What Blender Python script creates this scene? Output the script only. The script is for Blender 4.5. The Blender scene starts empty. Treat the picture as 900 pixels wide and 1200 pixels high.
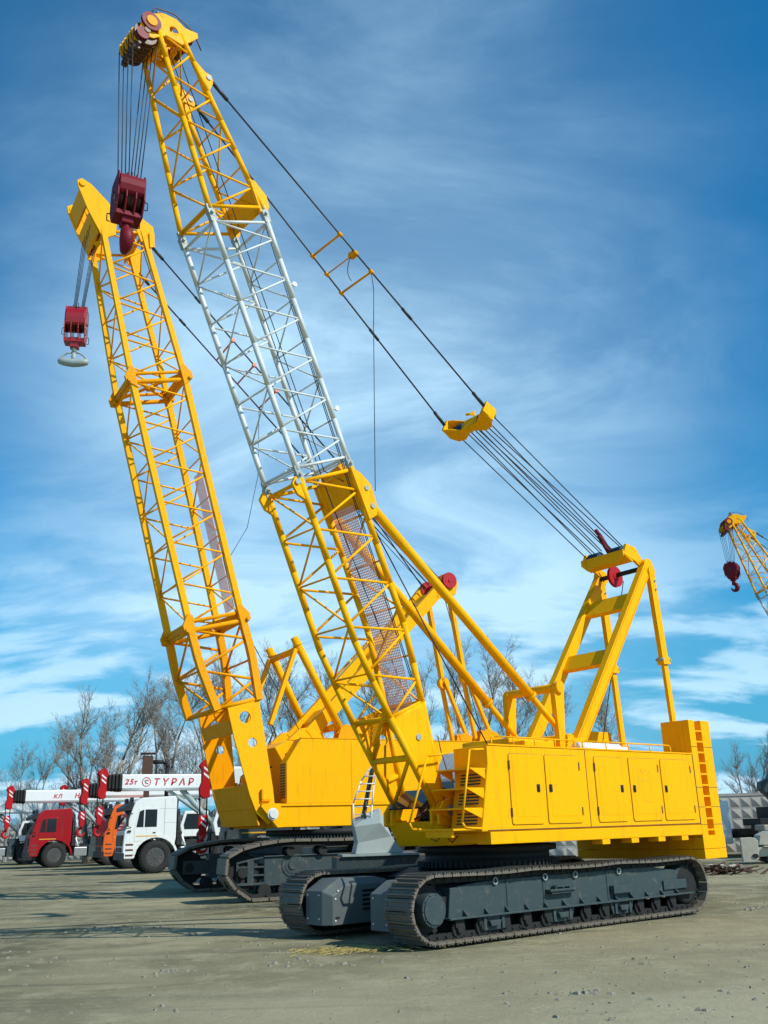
import bpy, bmesh, math, random
from mathutils import Vector, Matrix
R = math.radians
random.seed(7)
scene = bpy.context.scene
COL = scene.collection

# ------------------------------------------------------------------ helpers
def V(*a): return Vector(a)

class MB:
    """collects shapes; build() links them as ONE mesh object. flip=True mirrors y
    (machines are described as: a = backwards, b = towards their lit side, c = up)."""
    def __init__(s, flip=False):
        s.v = []; s.f = []; s.sm = []; s.flip = flip; s.ops = []
    def add(s, pts, faces, smooth=False):
        o = len(s.v); s.ops.append((len(s.v), len(s.f)))
        for p in pts:
            s.v.append((p[0], -p[1], p[2]) if s.flip else (p[0], p[1], p[2]))
        for i, f in enumerate(faces):
            s.f.append(tuple(o + k for k in f)); s.sm.append(smooth if isinstance(smooth, bool) else smooth[i])
        return s
    def box(s, x0, x1, y0, y1, z0, z1):
        return s.add([(x, y, z) for x in (x0, x1) for y in (y0, y1) for z in (z0, z1)],
                     [(0,1,3,2),(4,6,7,5),(0,4,5,1),(2,3,7,6),(0,2,6,4),(1,5,7,3)])
    def obox(s, c, ax, ay, az):          # centre and three half-axis vectors
        c, ax, ay, az = map(Vector, (c, ax, ay, az))
        return s.add([c + i*ax + j*ay + k*az for i in (-1,1) for j in (-1,1) for k in (-1,1)],
                     [(0,1,3,2),(4,6,7,5),(0,4,5,1),(2,3,7,6),(0,2,6,4),(1,5,7,3)])
    def prism(s, poly, b0, b1, axis='y'):   # polygon of (u,w) extruded along an axis
        n = len(poly)
        def P(u, w, t):
            return (u, t, w) if axis == 'y' else ((t, u, w) if axis == 'x' else (u, w, t))
        pts = [P(u, w, b0) for u, w in poly] + [P(u, w, b1) for u, w in poly]
        fs = [tuple(range(n)), tuple(range(2*n-1, n-1, -1))] + [(i, (i+1)%n, n+(i+1)%n, n+i) for i in range(n)]
        return s.add(pts, fs)
    def plate(s, pts, th, nrm):          # 3D polygon thickened along nrm
        nrm = Vector(nrm).normalized()*th/2; n = len(pts); pts = [Vector(p) for p in pts]
        return s.add([p - nrm for p in pts] + [p + nrm for p in pts],
                     [tuple(range(n)), tuple(range(2*n-1, n-1, -1))] + [(i, (i+1)%n, n+(i+1)%n, n+i) for i in range(n)])
    def holed(s, outer, holes, fn, t0, t1):
        """plate with round holes: outer polygon (u,w), holes (u,w,r); fn maps (u,w,t) to 3D"""
        from mathutils.geometry import tessellate_polygon
        loops = [[(u, w) for u, w in outer]]
        for (u, w, r) in holes: loops.append([(u+r*math.cos(2*math.pi*i/20), w-r*math.sin(2*math.pi*i/20)) for i in range(20)])
        tri = tessellate_polygon([[Vector((u, w, 0)) for u, w in L] for L in loops])
        flat = [p for L in loops for p in L]; n = len(flat)
        fs = [tuple(t) for t in tri] + [tuple(n+k for k in reversed(t)) for t in tri]; o = 0
        for L in loops:
            k = len(L); fs += [(o+i, o+(i+1)%k, n+o+(i+1)%k, n+o+i) for i in range(k)]; o += k
        return s.add([fn(u, w, t0) for u, w in flat] + [fn(u, w, t1) for u, w in flat], fs)
    def tube(s, p0, p1, r, r1=None, n=10):
        p0, p1 = Vector(p0), Vector(p1); r1 = r if r1 is None else r1
        d = (p1-p0)
        if d.length < 1e-6: return s
        d.normalize(); u = d.orthogonal().normalized(); w = d.cross(u)
        pts = [];
        for p, rr in ((p0, r), (p1, r1)):
            for i in range(n):
                t = 2*math.pi*i/n; pts.append(p + rr*(math.cos(t)*u + math.sin(t)*w))
        fs = [(i, (i+1)%n, n+(i+1)%n, n+i) for i in range(n)]
        return s.add(pts, fs + [tuple(range(n-1,-1,-1)), tuple(range(n, 2*n))], [True]*n + [False]*2)
    def path(s, pts, r, n=8):
        for i in range(len(pts)-1): s.tube(pts[i], pts[i+1], r, n=n)
        return s
    def beam(s, p0, p1, w, h, up=(0,0,1)):   # w along side, h along up
        p0, p1 = Vector(p0), Vector(p1); d = (p1-p0); L = d.length; d.normalize()
        side = d.cross(Vector(up)).normalized(); u = side.cross(d).normalized()
        return s.obox((p0+p1)/2, d*L/2, side*w/2, u*h/2)
    def sweep(s, pts, rad, n=12, up=(0,1,0)):     # one smooth bent bar through pts
        pts = [Vector(p) for p in pts]; up = Vector(up); P = []
        for i, p in enumerate(pts):
            d = (pts[min(i+1,len(pts)-1)]-pts[max(i-1,0)]).normalized(); u = d.cross(up).normalized(); w = d.cross(u)
            for k in range(n):
                t = 2*math.pi*k/n; P.append(p + rad[i]*(math.cos(t)*u + math.sin(t)*w))
        m = len(pts); fs = [(i*n+k, i*n+(k+1)%n, (i+1)*n+(k+1)%n, (i+1)*n+k) for i in range(m-1) for k in range(n)]
        return s.add(P, fs+[tuple(range(n-1,-1,-1)), tuple((m-1)*n+k for k in range(n))], [True]*len(fs)+[False]*2)
    def lathe(s, c, ax, prof, n=24, cap=True):      # profile of (r, t) around axis
        c = Vector(c); ax = Vector(ax).normalized(); u = ax.orthogonal().normalized(); w = ax.cross(u)
        pts = []; m = len(prof)
        for r, t in prof:
            for i in range(n):
                th = 2*math.pi*i/n; pts.append(c + ax*t + r*(math.cos(th)*u + math.sin(th)*w))
        fs = []; sm = []
        for k in range(m-1):
            flat = abs(prof[k][1]-prof[k+1][1]) < 1e-5
            for i in range(n):
                fs.append((k*n+i, k*n+(i+1)%n, (k+1)*n+(i+1)%n, (k+1)*n+i)); sm.append(not flat)
        if cap: fs.append(tuple(range(n-1,-1,-1))); sm.append(False); fs.append(tuple((m-1)*n+i for i in range(n))); sm.append(False)
        return s.add(pts, fs, sm)
    def disc(s, c, ax, r, th, n=28):
        return s.lathe(c, ax, [(r, -th/2), (r, th/2)], n)
    def sheave(s, c, ax, r, th, n=28):
        return s.lathe(c, ax, [(r, -th/2), (r*.86, -th*.12), (r*.86, th*.12), (r, th/2)], n)
    def build(s, name, m, parent=None, bevel=0, recalc=True, each=0):
        if each and len(s.ops) > each:      # every `each` shapes are one piece, an object of its own
            st = s.ops[::each] + [(len(s.v), len(s.f))]; first = None
            for (v0, f0), (v1, f1) in zip(st[:-1], st[1:]):
                q = MB(False); q.v = s.v[v0:v1]; q.f = [tuple(k-v0 for k in f) for f in s.f[f0:f1]]; q.sm = s.sm[f0:f1]; q.ops = [(0, 0)]
                o = q.build(name, m, parent, bevel); first = first or o
            return first
        me = bpy.data.meshes.new(name); me.from_pydata(s.v, [], s.f); me.update()
        for p, q in zip(me.polygons, s.sm): p.use_smooth = q
        if recalc:
            bm = bmesh.new(); bm.from_mesh(me); bmesh.ops.recalc_face_normals(bm, faces=bm.faces); bm.to_mesh(me); bm.free()
        o = bpy.data.objects.new(name, me); COL.objects.link(o); me.materials.append(m)
        if parent is not None: o.parent = parent
        if bevel:
            b = o.modifiers.new('bevel', 'BEVEL'); b.width = bevel; b.segments = 2; b.limit_method = 'ANGLE'; b.angle_limit = R(35)
        return o

def thing(name, label, cat, loc=(0,0,0), rz=0, group=None):
    o = bpy.data.objects.new(name, None); COL.objects.link(o); o.empty_display_size = .3
    o.location = loc; o.rotation_euler = (0,0,rz); o['label'] = label; o['category'] = cat
    if group: o['group'] = group
    return o
def tag(o, label, cat, group=None, kind=None):
    if label: o['label'] = label
    if cat: o['category'] = cat
    if group: o['group'] = group
    if kind: o['kind'] = kind
    return o
def copy_tree(o, parent=None):
    c = o.copy(); COL.objects.link(c)
    if parent is not None: c.parent = parent; c.matrix_parent_inverse = o.matrix_parent_inverse
    for ch in [x for x in bpy.data.objects if x.parent == o]: copy_tree(ch, c)
    return c

# ------------------------------------------------------------------ materials
def nt_new(name):
    m = bpy.data.materials.new(name); m.use_nodes = True; nt = m.node_tree
    return m, nt, nt.nodes['Principled BSDF']
def paint(name, col, rough=.4, metal=0., dirt=(.25,.2,.13), dirt_amt=.25, var=.10, scale=1.2, bump=.02, coat=0., spec=.5, streak=.22):
    m, nt, b = nt_new(name); N = nt.nodes.new; L = nt.links.new
    tc = N('ShaderNodeTexCoord')
    n1 = N('ShaderNodeTexNoise'); n1.inputs['Scale'].default_value = scale; n1.inputs['Detail'].default_value = 7; n1.inputs['Roughness'].default_value = .65
    n2 = N('ShaderNodeTexNoise'); n2.inputs['Scale'].default_value = scale*3.5; n2.inputs['Detail'].default_value = 10; n2.inputs['Roughness'].default_value = .7
    L(tc.outputs['Object'], n1.inputs['Vector']); L(tc.outputs['Object'], n2.inputs['Vector'])
    mv = N('ShaderNodeMix'); mv.data_type = 'RGBA'
    mv.inputs['A'].default_value = tuple(min(1, c*(1+var)) for c in col)+(1,)
    mv.inputs['B'].default_value = tuple(c*(1-var) for c in col)+(1,)
    L(n1.outputs['Fac'], mv.inputs['Factor'])
    r = N('ShaderNodeValToRGB'); r.color_ramp.elements[0].position = .55; r.color_ramp.elements[1].position = .78
    r.color_ramp.elements[0].color = (0,0,0,1); r.color_ramp.elements[1].color = (dirt_amt,)*3+(1,)
    L(n2.outputs['Fac'], r.inputs['Fac'])
    md = N('ShaderNodeMix'); md.data_type = 'RGBA'; md.inputs['B'].default_value = tuple(dirt)+(1,)
    L(r.outputs['Color'], md.inputs['Factor']); L(mv.outputs['Result'], md.inputs['A'])
    mp = N('ShaderNodeMapping'); mp.inputs['Scale'].default_value = (7,7,.7); L(tc.outputs['Object'], mp.inputs['Vector'])
    n3 = N('ShaderNodeTexNoise'); n3.inputs['Scale'].default_value = 1.4; n3.inputs['Detail'].default_value = 8; L(mp.outputs['Vector'], n3.inputs['Vector'])
    r3 = N('ShaderNodeValToRGB'); r3.color_ramp.elements[0].position = .56; r3.color_ramp.elements[1].position = .80
    r3.color_ramp.elements[0].color = (0,0,0,1); r3.color_ramp.elements[1].color = (streak,)*3+(1,)
    L(n3.outputs['Fac'], r3.inputs['Fac'])
    ms = N('ShaderNodeMix'); ms.data_type = 'RGBA'; ms.inputs['B'].default_value = tuple(c*.45 for c in dirt)+(1,)
    L(r3.outputs['Color'], ms.inputs['Factor']); L(md.outputs['Result'], ms.inputs['A'])
    L(ms.outputs['Result'], b.inputs['Base Color'])
    mr = N('ShaderNodeMapRange'); mr.inputs['To Min'].default_value = rough*.8; mr.inputs['To Max'].default_value = min(1, rough*1.35)
    L(n2.outputs['Fac'], mr.inputs['Value']); L(mr.outputs['Result'], b.inputs['Roughness'])
    b.inputs['Metallic'].default_value = metal; b.inputs['Coat Weight'].default_value = coat; b.inputs['Specular IOR Level'].default_value = spec
    bp = N('ShaderNodeBump'); bp.inputs['Strength'].default_value = min(1, bump*8); bp.inputs['Distance'].default_value = .004
    L(n1.outputs['Fac'], bp.inputs['Height']); L(bp.outputs['Normal'], b.inputs['Normal'])
    return m

M = {}
M['yellow']  = paint('yellow paint', (.92,.43,.0), .5, dirt=(.42,.20,.03), dirt_amt=.26, var=.05, spec=.1, streak=.30)
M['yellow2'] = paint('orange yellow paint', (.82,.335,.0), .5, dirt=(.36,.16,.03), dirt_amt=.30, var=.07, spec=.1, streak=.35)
M['white']   = paint('white paint', (.74,.76,.74), .35, dirt=(.35,.33,.28), dirt_amt=.3, var=.04, coat=.1)
M['lwhite']  = paint('pale grey boom paint', (.62,.66,.64), .4, dirt=(.3,.25,.2), dirt_amt=.5, var=.06)
M['steel']   = paint('blue grey steel paint', (.034,.056,.060), .5, spec=.35, dirt=(.20,.17,.12), dirt_amt=.75, scale=2, streak=.5, var=.12)
M['lsteel']  = paint('pale grey steel paint', (.30,.36,.35), .5, dirt=(.2,.18,.14), dirt_amt=.4, var=.08)
M['dark']    = paint('dark greasy steel', (.016,.017,.016), .6, spec=.3, dirt=(.05,.04,.03), dirt_amt=.4, var=.3)
M['shoe']    = paint('worn track steel', (.15,.13,.10), .55, metal=.2, dirt=(.18,.11,.07), dirt_amt=.7, var=.35, scale=3, bump=.05)
M['rope']    = paint('wire rope', (.030,.034,.040), .5, metal=.3, dirt_amt=.1)
M['maroon']  = paint('maroon hook block paint', (.17,.008,.018), .5, spec=.2, dirt=(.10,.03,.02), dirt_amt=.5, var=.2)
M['red']     = paint('red paint', (.42,.006,.010), .45, spec=.25, dirt=(.2,.05,.03), dirt_amt=.3, var=.1)
M['truckred']= paint('truck red paint', (.32,.005,.010), .3, dirt=(.15,.05,.03), dirt_amt=.25, var=.05, coat=.3)
M['orange']  = paint('orange paint', (.72,.12,.010), .35, dirt=(.3,.1,.03), dirt_amt=.25, var=.06, coat=.3)
M['brown']   = paint('oily brown steel', (.10,.045,.025), .5, dirt=(.03,.02,.015), dirt_amt=.8, var=.3, scale=4)
M['rust']    = paint('rusty steel', (.09,.045,.028), .8, dirt=(.06,.03,.02), dirt_amt=.8, var=.3, scale=3)
M['rubber']  = paint('tyre rubber', (.028,.028,.027), .85, spec=.2, dirt=(.09,.085,.07), dirt_amt=.5, var=.2, scale=4)
M['blue']    = paint('dark blue nylon', (.008,.05,.09), .5, dirt_amt=.2)
M['beige']   = paint('beige paint', (.50,.46,.36), .55, dirt=(.25,.2,.13), dirt_amt=.5, var=.12)
M['concrete']= paint('concrete', (.36,.36,.33), .9, dirt=(.18,.17,.14), dirt_amt=.6, var=.15, scale=2, bump=.06)
M['bark']    = paint('grey brown bark', (.25,.22,.17), .9, dirt=(.07,.06,.05), dirt_amt=.5, var=.25, scale=3)
M['twig']    = paint('bare twigs', (.235,.20,.155), .9, dirt_amt=0, var=.25, scale=.5)
M['stripe']  = paint('reflective strip', (.80,.76,.74), .4, dirt_amt=.2, var=.02)
M['gold']    = paint('ochre stripe', (.70,.38,.03), .4, dirt_amt=.1)
M['tred']    = paint('red lettering', (.45,.012,.02), .5, dirt_amt=.1)
M['chrome']  = paint('brushed tank metal', (.55,.56,.56), .3, metal=.7, dirt_amt=.3)
M['rim']     = paint('wheel rim paint', (.06,.062,.062), .5, dirt=(.2,.18,.15), dirt_amt=.6, var=.2)
M['tan']     = paint('sandy concrete', (.40,.365,.27), .9, dirt=(.2,.17,.12), dirt_amt=.6, var=.15, scale=2)
M['msteel']  = paint('mid grey steel paint', (.085,.108,.108), .5, dirt=(.22,.19,.14), dirt_amt=.6, var=.12, spec=.35, streak=.4)
M['grit']    = paint('dusty stone', (.22,.21,.16), .95, dirt_amt=.4, var=.3, scale=6)
M['black']   = paint('black plastic', (.012,.012,.013), .45, dirt_amt=.15)
M['straw']   = paint('straw', (.42,.32,.10), .9, dirt_amt=.1, var=.3)
def glass():
    m, nt, b = nt_new('dark glass'); b.inputs['Base Color'].default_value = (.02,.028,.032,1)
    b.inputs['Roughness'].default_value = .06; b.inputs['Specular IOR Level'].default_value = .8; return m
M['glass'] = glass()
def perforated(ax=(-.385,.923)):
    m, nt, b = nt_new('perforated plate'); N = nt.nodes.new; L = nt.links.new
    tc = N('ShaderNodeTexCoord'); vo = N('ShaderNodeTexVoronoi'); vo.voronoi_dimensions = '2D'; vo.inputs['Scale'].default_value = 22; vo.inputs['Randomness'].default_value = 0
    d1_ = N('ShaderNodeVectorMath'); d1_.operation = 'DOT_PRODUCT'; d1_.inputs[1].default_value = (ax[0],0,ax[1]); L(tc.outputs['Object'], d1_.inputs[0])
    sx = N('ShaderNodeSeparateXYZ'); L(tc.outputs['Object'], sx.inputs['Vector']); cx = N('ShaderNodeCombineXYZ')
    L(d1_.outputs['Value'], cx.inputs['X']); L(sx.outputs['Y'], cx.inputs['Y']); L(cx.outputs['Vector'], vo.inputs['Vector'])
    mt = N('ShaderNodeMath'); mt.operation = 'GREATER_THAN'; mt.inputs[1].default_value = .37
    L(vo.outputs['Distance'], mt.inputs[0]); L(mt.outputs['Value'], b.inputs['Alpha'])
    b.inputs['Base Color'].default_value = (.88,.58,.54,1); b.inputs['Roughness'].default_value = .6; return m
M['perf'] = perforated(); M['perf2'] = perforated((-.262,.965))

def ground_mat():
    m, nt, b = nt_new('dusty yard ground'); N = nt.nodes.new; L = nt.links.new
    tc = N('ShaderNodeTexCoord')
    def noise(sc, det=8, ro=.6, vec=None, dist=0):
        n = N('ShaderNodeTexNoise'); n.inputs['Scale'].default_value = sc; n.inputs['Detail'].default_value = det
        n.inputs['Roughness'].default_value = ro; n.inputs['Distortion'].default_value = dist
        L(vec or tc.outputs['Object'], n.inputs['Vector']); return n
    def ramp(src, p0, p1, c0=(0,0,0,1), c1=(1,1,1,1)):
        r = N('ShaderNodeValToRGB'); r.color_ramp.elements[0].position = p0; r.color_ramp.elements[1].position = p1
        r.color_ramp.elements[0].color = c0; r.color_ramp.elements[1].color = c1; L(src, r.inputs['Fac']); return r
    def mix(a, bb, f, typ='MIX'):
        x = N('ShaderNodeMix'); x.data_type = 'RGBA'; x.blend_type = typ
        for k, val in (('A', a), ('B', bb)):
            if isinstance(val, tuple): x.inputs[k].default_value = val
            else: L(val, x.inputs[k])
        if isinstance(f, float): x.inputs['Factor'].default_value = f
        else: L(f, x.inputs['Factor'])
        return x
    def stretched(rot, scl, *a):
        mp = N('ShaderNodeMapping'); mp.inputs['Rotation'].default_value = (0,0,rot); mp.inputs['Scale'].default_value = scl
        L(tc.outputs['Object'], mp.inputs['Vector']); return noise(*a[:3], mp.outputs['Vector'], a[3])
    big = noise(.11, 10, .62, None, 1.0)
    mid_ = stretched(R(38), (.35,1,1), .55, 11, .68, .8)          # dust dragged along the drive lanes
    ruts = stretched(R(52), (.10,1.5,1), 1.1, 8, .6, .35)
    med = noise(1.3, 12, .72)
    fine = noise(9, 12, .78)
    grit = noise(55, 8, .8)
    c = ramp(big.outputs['Fac'], .38, .62, (.135,.125,.068,1), (.335,.305,.180,1))
    c2 = mix(c.outputs['Color'], (.115,.108,.064,1), ramp(mid_.outputs['Fac'], .50, .66, (0,0,0,1), (.70,.70,.70,1)).outputs['Color'])
    c2b = mix(c2.outputs['Result'], (.38,.35,.215,1), ramp(med.outputs['Fac'], .48, .66, (0,0,0,1), (.85,.85,.85,1)).outputs['Color'])
    c3 = mix(c2b.outputs['Result'], (.09,.088,.062,1), ramp(ruts.outputs['Fac'], .55, .72, (0,0,0,1), (.60,.60,.60,1)).outputs['Color'])
    c4 = mix(c3.outputs['Result'], (.47,.43,.27,1), ramp(fine.outputs['Fac'], .54, .76, (0,0,0,1), (.65,.65,.65,1)).outputs['Color'])
    c5 = mix(c4.outputs['Result'], (.060,.058,.045,1), ramp(grit.outputs['Fac'], .54, .68, (0,0,0,1), (.70,.70,.70,1)).outputs['Color'])
    # worn pale lane that sweeps past the front of the near crane
    sx = N('ShaderNodeSeparateXYZ'); L(tc.outputs['Object'], sx.inputs['Vector'])
    def mth(op, a, bb):
        n = N('ShaderNodeMath'); n.operation = op
        for i, v in enumerate((a, bb)):
            if isinstance(v, (int, float)): n.inputs[i].default_value = v
            else: L(v, n.inputs[i])
        return n.outputs[0]
    dl_ = mth('ADD', mth('SUBTRACT', mth('MULTIPLY', sx.outputs['X'], .52), mth('MULTIPLY', sx.outputs['Y'], .85)), mth('MULTIPLY', mth('SUBTRACT', mid_.outputs['Fac'], .5), 5.0))
    ln = N('ShaderNodeMapRange'); ln.interpolation_type = 'SMOOTHSTEP'; ln.inputs['From Min'].default_value = -8.2; ln.inputs['From Max'].default_value = -6.4; ln.inputs['To Max'].default_value = .62; L(dl_, ln.inputs['Value'])
    ln2 = N('ShaderNodeMapRange'); ln2.interpolation_type = 'SMOOTHSTEP'; ln2.inputs['From Min'].default_value = -12.5; ln2.inputs['From Max'].default_value = -10.0; ln2.inputs['To Max'].default_value = .40
    L(mth('ADD', dl_, mth('MULTIPLY', sx.outputs['X'], .25)), ln2.inputs['Value'])
    c5 = mix(c5.outputs['Result'], (.48,.445,.295,1), ln.outputs['Result'])
    c5 = mix(c5.outputs['Result'], (.42,.385,.25,1), ln2.outputs['Result'])
    L(c5.outputs['Result'], b.inputs['Base Color']); b.inputs['Roughness'].default_value = .93; b.inputs['Specular IOR Level'].default_value = .2
    ad = N('ShaderNodeMath'); ad.operation = 'ADD'
    mu = N('ShaderNodeMath'); mu.operation = 'MULTIPLY'; mu.inputs[1].default_value = .22
    L(grit.outputs['Fac'], mu.inputs[0]); L(fine.outputs['Fac'], ad.inputs[0]); L(mu.outputs['Value'], ad.inputs[1])
    bp = N('ShaderNodeBump'); bp.inputs['Strength'].default_value = .7; bp.inputs['Distance'].default_value = .06
    ad2 = N('ShaderNodeMath'); ad2.operation = 'MULTIPLY_ADD'; ad2.inputs[1].default_value = 1.4; L(ruts.outputs['Fac'], ad2.inputs[0]); L(ad.outputs['Value'], ad2.inputs[2])
    L(ad2.outputs['Value'], bp.inputs['Height']); L(bp.outputs['Normal'], b.inputs['Normal'])
    return m
M['ground'] = ground_mat()

# ------------------------------------------------------------------ camera
CF = 1100.0; CH = 1.65; CP = math.atan(372/CF); CR = .03
fw = V(0, math.cos(CP), math.sin(CP)); up0 = V(0, -math.sin(CP), math.cos(CP)); rt0 = V(1,0,0)
rt = rt0*math.cos(CR) - up0*math.sin(CR); upv = up0*math.cos(CR) + rt0*math.sin(CR)
cam = bpy.data.cameras.new('camera'); co = bpy.data.objects.new('camera', cam); COL.objects.link(co)
mt = Matrix((rt, upv, -fw)).transposed().to_4x4(); mt.translation = (0,0,CH); co.matrix_world = mt
cam.sensor_fit = 'VERTICAL'; cam.sensor_height = 36; cam.lens = 36*CF/1200; cam.clip_end = 6000; cam.clip_start = .1
scene.camera = co

# ------------------------------------------------------------------ light and sky
AZ = R(118); EL = R(41)                      # sun: right of and a little behind the camera
sd = V(math.sin(AZ)*math.cos(EL), math.cos(AZ)*math.cos(EL), math.sin(EL))
sl = bpy.data.lights.new('sun', 'SUN'); sl.energy = 4.8; sl.angle = R(.53); sl.color = (1,.95,.86)
so = bpy.data.objects.new('sun', sl); COL.objects.link(so); so.rotation_euler = sd.to_track_quat('Z','Y').to_euler()
W = bpy.data.worlds.new('World'); scene.world = W; W.use_nodes = True
def world():
    nt = W.node_tree; N = nt.nodes.new; L = nt.links.new
    bg = nt.nodes['Background']; bg.inputs['Strength'].default_value = .14
    sky = N('ShaderNodeTexSky'); sky.sky_type = 'NISHITA'; sky.sun_disc = False
    sky.sun_elevation = EL; sky.sun_rotation = AZ; sky.air_density = 1.0; sky.dust_density = .4; sky.ozone_density = 2.2
    tc = N('ShaderNodeTexCoord'); sp = N('ShaderNodeSeparateXYZ'); L(tc.outputs['Generated'], sp.inputs['Vector'])
    def math_(op, a, b=None, clamp=False):
        n = N('ShaderNodeMath'); n.operation = op; n.use_clamp = clamp
        for i, x in enumerate((a, b)):
            if x is None: continue
            if isinstance(x, (int, float)): n.inputs[i].default_value = x
            else: L(x, n.inputs[i])
        return n.outputs[0]
    # cloud layer: direction projected on a high plane
    z = math_('ADD', math_('MAXIMUM', sp.outputs['Z'], 0.0), .34)
    cx = N('ShaderNodeCombineXYZ'); L(math_('DIVIDE', sp.outputs['X'], z), cx.inputs['X']); L(math_('DIVIDE', sp.outputs['Y'], z), cx.inputs['Y'])
    def noise(sc, det, ro, rot, scl, loc, dist):
        mp = N('ShaderNodeMapping'); mp.inputs['Rotation'].default_value = (0,0,rot); mp.inputs['Scale'].default_value = scl; mp.inputs['Location'].default_value = loc
        L(cx.outputs['Vector'], mp.inputs['Vector'])
        n = N('ShaderNodeTexNoise'); n.inputs['Scale'].default_value = sc; n.inputs['Detail'].default_value = det; n.inputs['Roughness'].default_value = ro; n.inputs['Distortion'].default_value = dist
        L(mp.outputs['Vector'], n.inputs['Vector']); return n.outputs['Fac']
    def ramp(src, p0, p1, v0, v1):
        r = N('ShaderNodeMapRange'); r.interpolation_type = 'SMOOTHSTEP'
        r.inputs['From Min'].default_value = p0; r.inputs['From Max'].default_value = p1; r.inputs['To Min'].default_value = v0; r.inputs['To Max'].default_value = v1
        L(src, r.inputs['Value']); return r.outputs['Result']
    wisp = noise(2.3, 10, .60, R(38), (.75,1.25,1), (3.1,.7,0), .7)
    veil = noise(1.1, 6, .5, R(20), (.8,1.2,1), (.4,2.3,0), .5)
    puff = noise(3.2, 11, .56, 0, (.8,1.5,1), (5.2,1.3,0), .3)
    w1 = ramp(wisp, .44, .80, 0, .42)
    v1 = ramp(veil, .30, .70, .0, .75)
    p1 = ramp(puff, .44, .58, 0, .95)
    low = ramp(sp.outputs['Z'], .06, .36, 1, 0)
    # broad bright band that crosses the middle of the sky
    band = math_('MULTIPLY', ramp(sp.outputs['Z'], .84, .42, 0, 1), ramp(sp.outputs['Z'], .08, .26, .25, 1))
    side = ramp(math_('ABSOLUTE', math_('ADD', sp.outputs['X'], .03)), .08, .46, 1, .05)
    bb = math_('MULTIPLY', math_('MULTIPLY', band, side), ramp(wisp, .30, .66, .38, .95))
    cl = math_('MAXIMUM', math_('MULTIPLY', math_('MULTIPLY', w1, side), math_('ADD', v1, .15)), math_('MULTIPLY', p1, low))
    cl = math_('ADD', cl, bb, True)
    # deepen the blue of the clear part
    hs = N('ShaderNodeHueSaturation'); hs.inputs['Saturation'].default_value = 1.5; hs.inputs['Hue'].default_value = .478; hs.inputs['Value'].default_value = 1.0
    L(sky.outputs['Color'], hs.inputs['Color'])
    air = N('ShaderNodeMix'); air.data_type = 'RGBA'; L(ramp(sp.outputs['Z'], .0, .30, .85, 0), air.inputs['Factor']); L(hs.outputs['Color'], air.inputs['A']); air.inputs['B'].default_value = (.75,2.7,4.7,1)
    tn = N('ShaderNodeMix'); tn.data_type = 'RGBA'; tn.blend_type = 'MULTIPLY'; tn.inputs['Factor'].default_value = 1; L(hs.outputs['Color'], tn.inputs['A']); tn.inputs['B'].default_value = (.07,.80,1.0,1)
    L(tn.outputs['Result'], air.inputs['A'])
    mx = N('ShaderNodeMix'); mx.data_type = 'RGBA'; L(cl, mx.inputs['Factor']); L(air.outputs['Result'], mx.inputs['A']); mx.inputs['B'].default_value = (4.1,6.3,8.0,1)
    L(mx.outputs['Result'], bg.inputs['Color'])
world()
vs = scene.view_settings; vs.view_transform = 'Standard'; vs.look = 'None'; vs.exposure = 0; vs.gamma = 1; vs.use_curve_mapping = False

# ------------------------------------------------------------------ ground
g = MB()
NX = 60
def gh(x, y):
    d = math.hypot(x, y)
    return .018*math.sin(x*.9+.6*math.sin(y*.5))*math.sin(y*.7+.3) * min(1, max(0, (40-d)/20)) if d < 40 else 0
pts = []; xs = sorted(set([-3000,-900,-400,-150,-80] + [i*1.0 for i in range(-40,41)] + [80,150,400,900,3000]))
ys = sorted(set([-400,-100,-30] + [i*1.0 for i in range(-10,41)] + [60,90,150,300,900,4000]))
for y in ys:
    for x in xs: pts.append((x, y, gh(x, y)-.02))
nx = len(xs)
g.add(pts, [(j*nx+i, j*nx+i+1, (j+1)*nx+i+1, (j+1)*nx+i) for j in range(len(ys)-1) for i in range(nx-1)], True)
go = g.build('ground', M['ground'], recalc=False); go['kind'] = 'structure'

# pebbles and clods on the yard
pb = MB(); rnd = random.Random(3)
def clod(x, y, r):
    k = [(-1,-1,0),(1,-1,0),(1,1,0),(-1,1,0),(-.5,-.6,1),(.6,-.5,1),(.5,.6,.8),(-.6,.5,1)]
    a = rnd.random()*6.28; ca, sa = math.cos(a), math.sin(a); sx, sy = rnd.uniform(.6,1.3), rnd.uniform(.6,1.2)
    z = gh(x, y)-.025
    pb.add([(x+r*(px*sx*ca-py*sy*sa), y+r*(px*sx*sa+py*sy*ca), z+r*pz*rnd.uniform(.5,1.0)) for px, py, pz in k],
           [(0,1,5,4),(1,2,6,5),(2,3,7,6),(3,0,4,7),(4,5,6,7),(0,3,2,1)])
for i in range(6500):
    y = 6.5 + 34*rnd.random()**1.7; x = (rnd.random()-.5)*y*1.0
    clod(x, y, .005+.030*rnd.random()**6)
for cx, cy, n, sp in ((-5.5,19.5,60,.35),(-2.9,13.4,30,.2),(1.8,10.8,18,.2),(5.0,13.5,25,.3),(7.5,20,50,.5),(-1.2,13.6,30,.35),(8.8,17.5,70,.6)):
    for i in range(n): clod(cx+rnd.gauss(0,sp), cy+rnd.gauss(0,sp*.5), .01+.035*rnd.random()**2)
o = pb.build('gravel', M['grit']); tag(o, 'small stones and dirt clods strewn over the yard', 'gravel', kind='stuff')
sb = MB(); rnd = random.Random(11)
for i in range(260):
    x, y = -.75+rnd.gauss(0,.42), 15.05+rnd.gauss(0,.22); a = rnd.random()*3.14; l = rnd.uniform(.04,.11)
    sb.beam((x-l*math.cos(a), y-l*math.sin(a), .0), (x+l*math.cos(a), y+l*math.sin(a), .012), .007, .005)
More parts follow.
